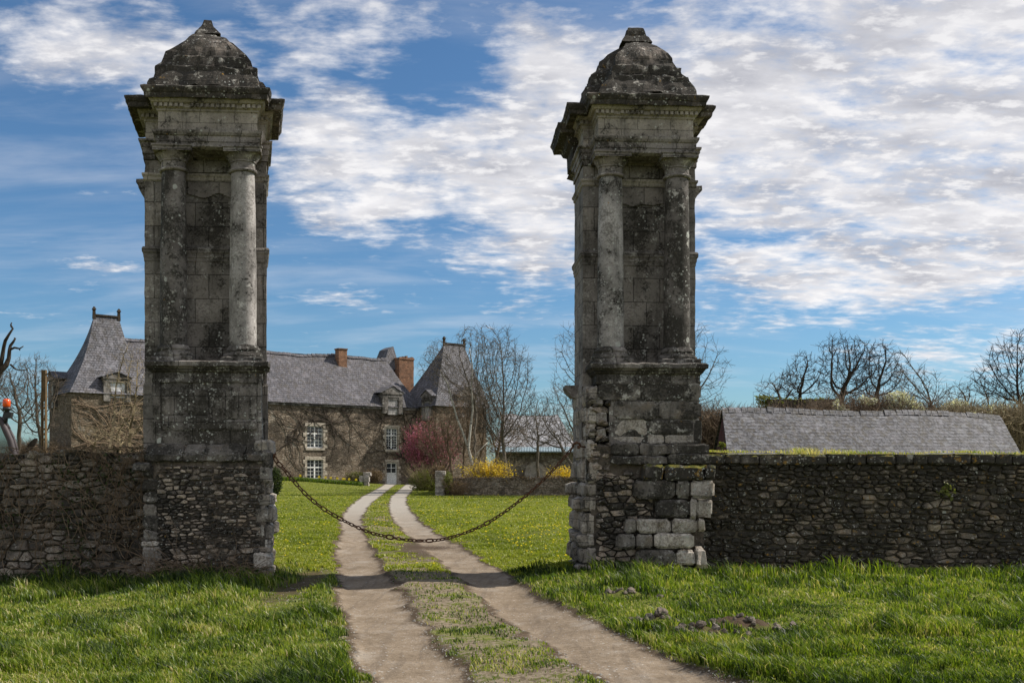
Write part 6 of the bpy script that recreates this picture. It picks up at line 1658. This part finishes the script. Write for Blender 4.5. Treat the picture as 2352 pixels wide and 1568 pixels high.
g = [T2(6, 975, D+.05), T2(20, 990, D+1.25), T2(40, 1050, D+1.25), T2(33, 1050, D+.05)]; mb.add(g+[(p[0]+.01, p[1], p[2]) for p in g], [(0,1,2,3),(4,7,6,5)])
mb.build('cab_window', M['cab_glass'], tr)
bo = MB(); bx0, by0, bz0 = T2(15, 925, D); bo.lathe(bx0, by0, [(.062, bz0-.085), (.075, bz0-.05), (.075, bz0+.03), (.066, bz0+.07), (.03, bz0+.085)], 16)
be = bo.build('beacon', M['amber'], tr, smooth=True)
mb = MB(); mb.lathe(bx0+.01, by0, [(.03, bz0-.26), (.05, bz0-.22), (.045, bz0-.16), (.085, bz0-.14), (.08, bz0-.085)], 14); mb.tube([(bx0, by0, bz0-.25), (bx0-.05, by0, bz0-.42)], .035, 6); mb.build('beacon_base', M['black_plastic'], be, smooth=True)
mb = MB(); lx, ly, lz = T2(16, 953, D-.05); mb.rings([(lx-.10, lx+.06, ly, ly+.10, lz-.06), (lx-.07, lx+.09, ly, ly+.10, lz+.06)], .1); mb.tube([(lx-.02, ly+.05, lz-.05), (lx-.04, ly+.05, lz-.2)], .02, 5); mb.build('work_light', M['black_plastic'], tr)
mb = MB(); mx_, my_, mz_ = T2(72, 1021, D+.3)
vs = [(mx_+.10*math.cos(a_)+.06*math.sin(a_), my_, mz_+.13*math.sin(a_)+.05*math.cos(a_)) for a_ in [i*math.pi/7 for i in range(14)]]
mb.add(vs+[(x, y+.04, z) for x, y, z in vs], [tuple(range(14))[::-1], tuple(range(14, 28))]+[(i, (i+1) % 14, 14+(i+1) % 14, 14+i) for i in range(14)])
mb.tube([(mx_-.05, my_+.03, mz_-.1), (mx_-.35, my_+.03, mz_-.25), (mx_-.6, my_+.03, mz_-.2)], .015, 5)
mb.build('mirror', M['bark_dark'], tr)
mb = MB(); mb.rings([(-12.6, -10.3, D+.1, D+1.4, .7), (-12.6, -10.25, D+.1, D+1.4, 1.6)], .4); mb.rings([(-10.3, -8.6, D+.35, D+1.1, .75), (-10.3, -8.6, D+.35, D+1.1, 1.35), (-10.3, -8.7, D+.45, D+1.0, 1.45)], .3)
mb.build('body', M['tractor_green'], tr)
def wheel(x, y, r, w_):
    mb = MB(); n = 28; prof = [(r*.55, -w_/2), (r*.9, -w_/2), (r, -w_*.35), (r, w_*.35), (r*.9, w_/2), (r*.55, w_/2)]; vs = []; fs = []
    for (rr_, yy) in prof:
        for i in range(n): a_ = 2*math.pi*i/n; q_ = rr_*(1.0 if i % 2 or rr_ < r else .96); vs.append((x+q_*math.cos(a_), y+yy, r+q_*math.sin(a_)))
    for k in range(5):
        for i in range(n): j = (i+1) % n; fs.append((k*n+i, k*n+j, (k+1)*n+j, (k+1)*n+i))
    mb.add(vs, fs); o = mb.build('wheel', M['tyre'], tr)
    mb = MB(); vs = []
    for yy, rr_ in ((-w_*.3, r*.56), (-w_*.1, r*.2), (w_*.3, r*.56)):
        for i in range(n): a_ = 2*math.pi*i/n; vs.append((x+rr_*math.cos(a_), y+yy, r+rr_*math.sin(a_)))
    mb.add(vs, [(k*n+i, k*n+(i+1) % n, (k+1)*n+(i+1) % n, (k+1)*n+i) for k in range(2) for i in range(n)]+[tuple(range(n, 2*n))]); mb.build('rim', M['tractor_green'], o)
wheel(-12.1, D-.05, .8, .42); wheel(-12.1, D+1.6, .8, .42); wheel(-9.1, D+.2, .5, .28); wheel(-9.1, D+1.3, .5, .28)
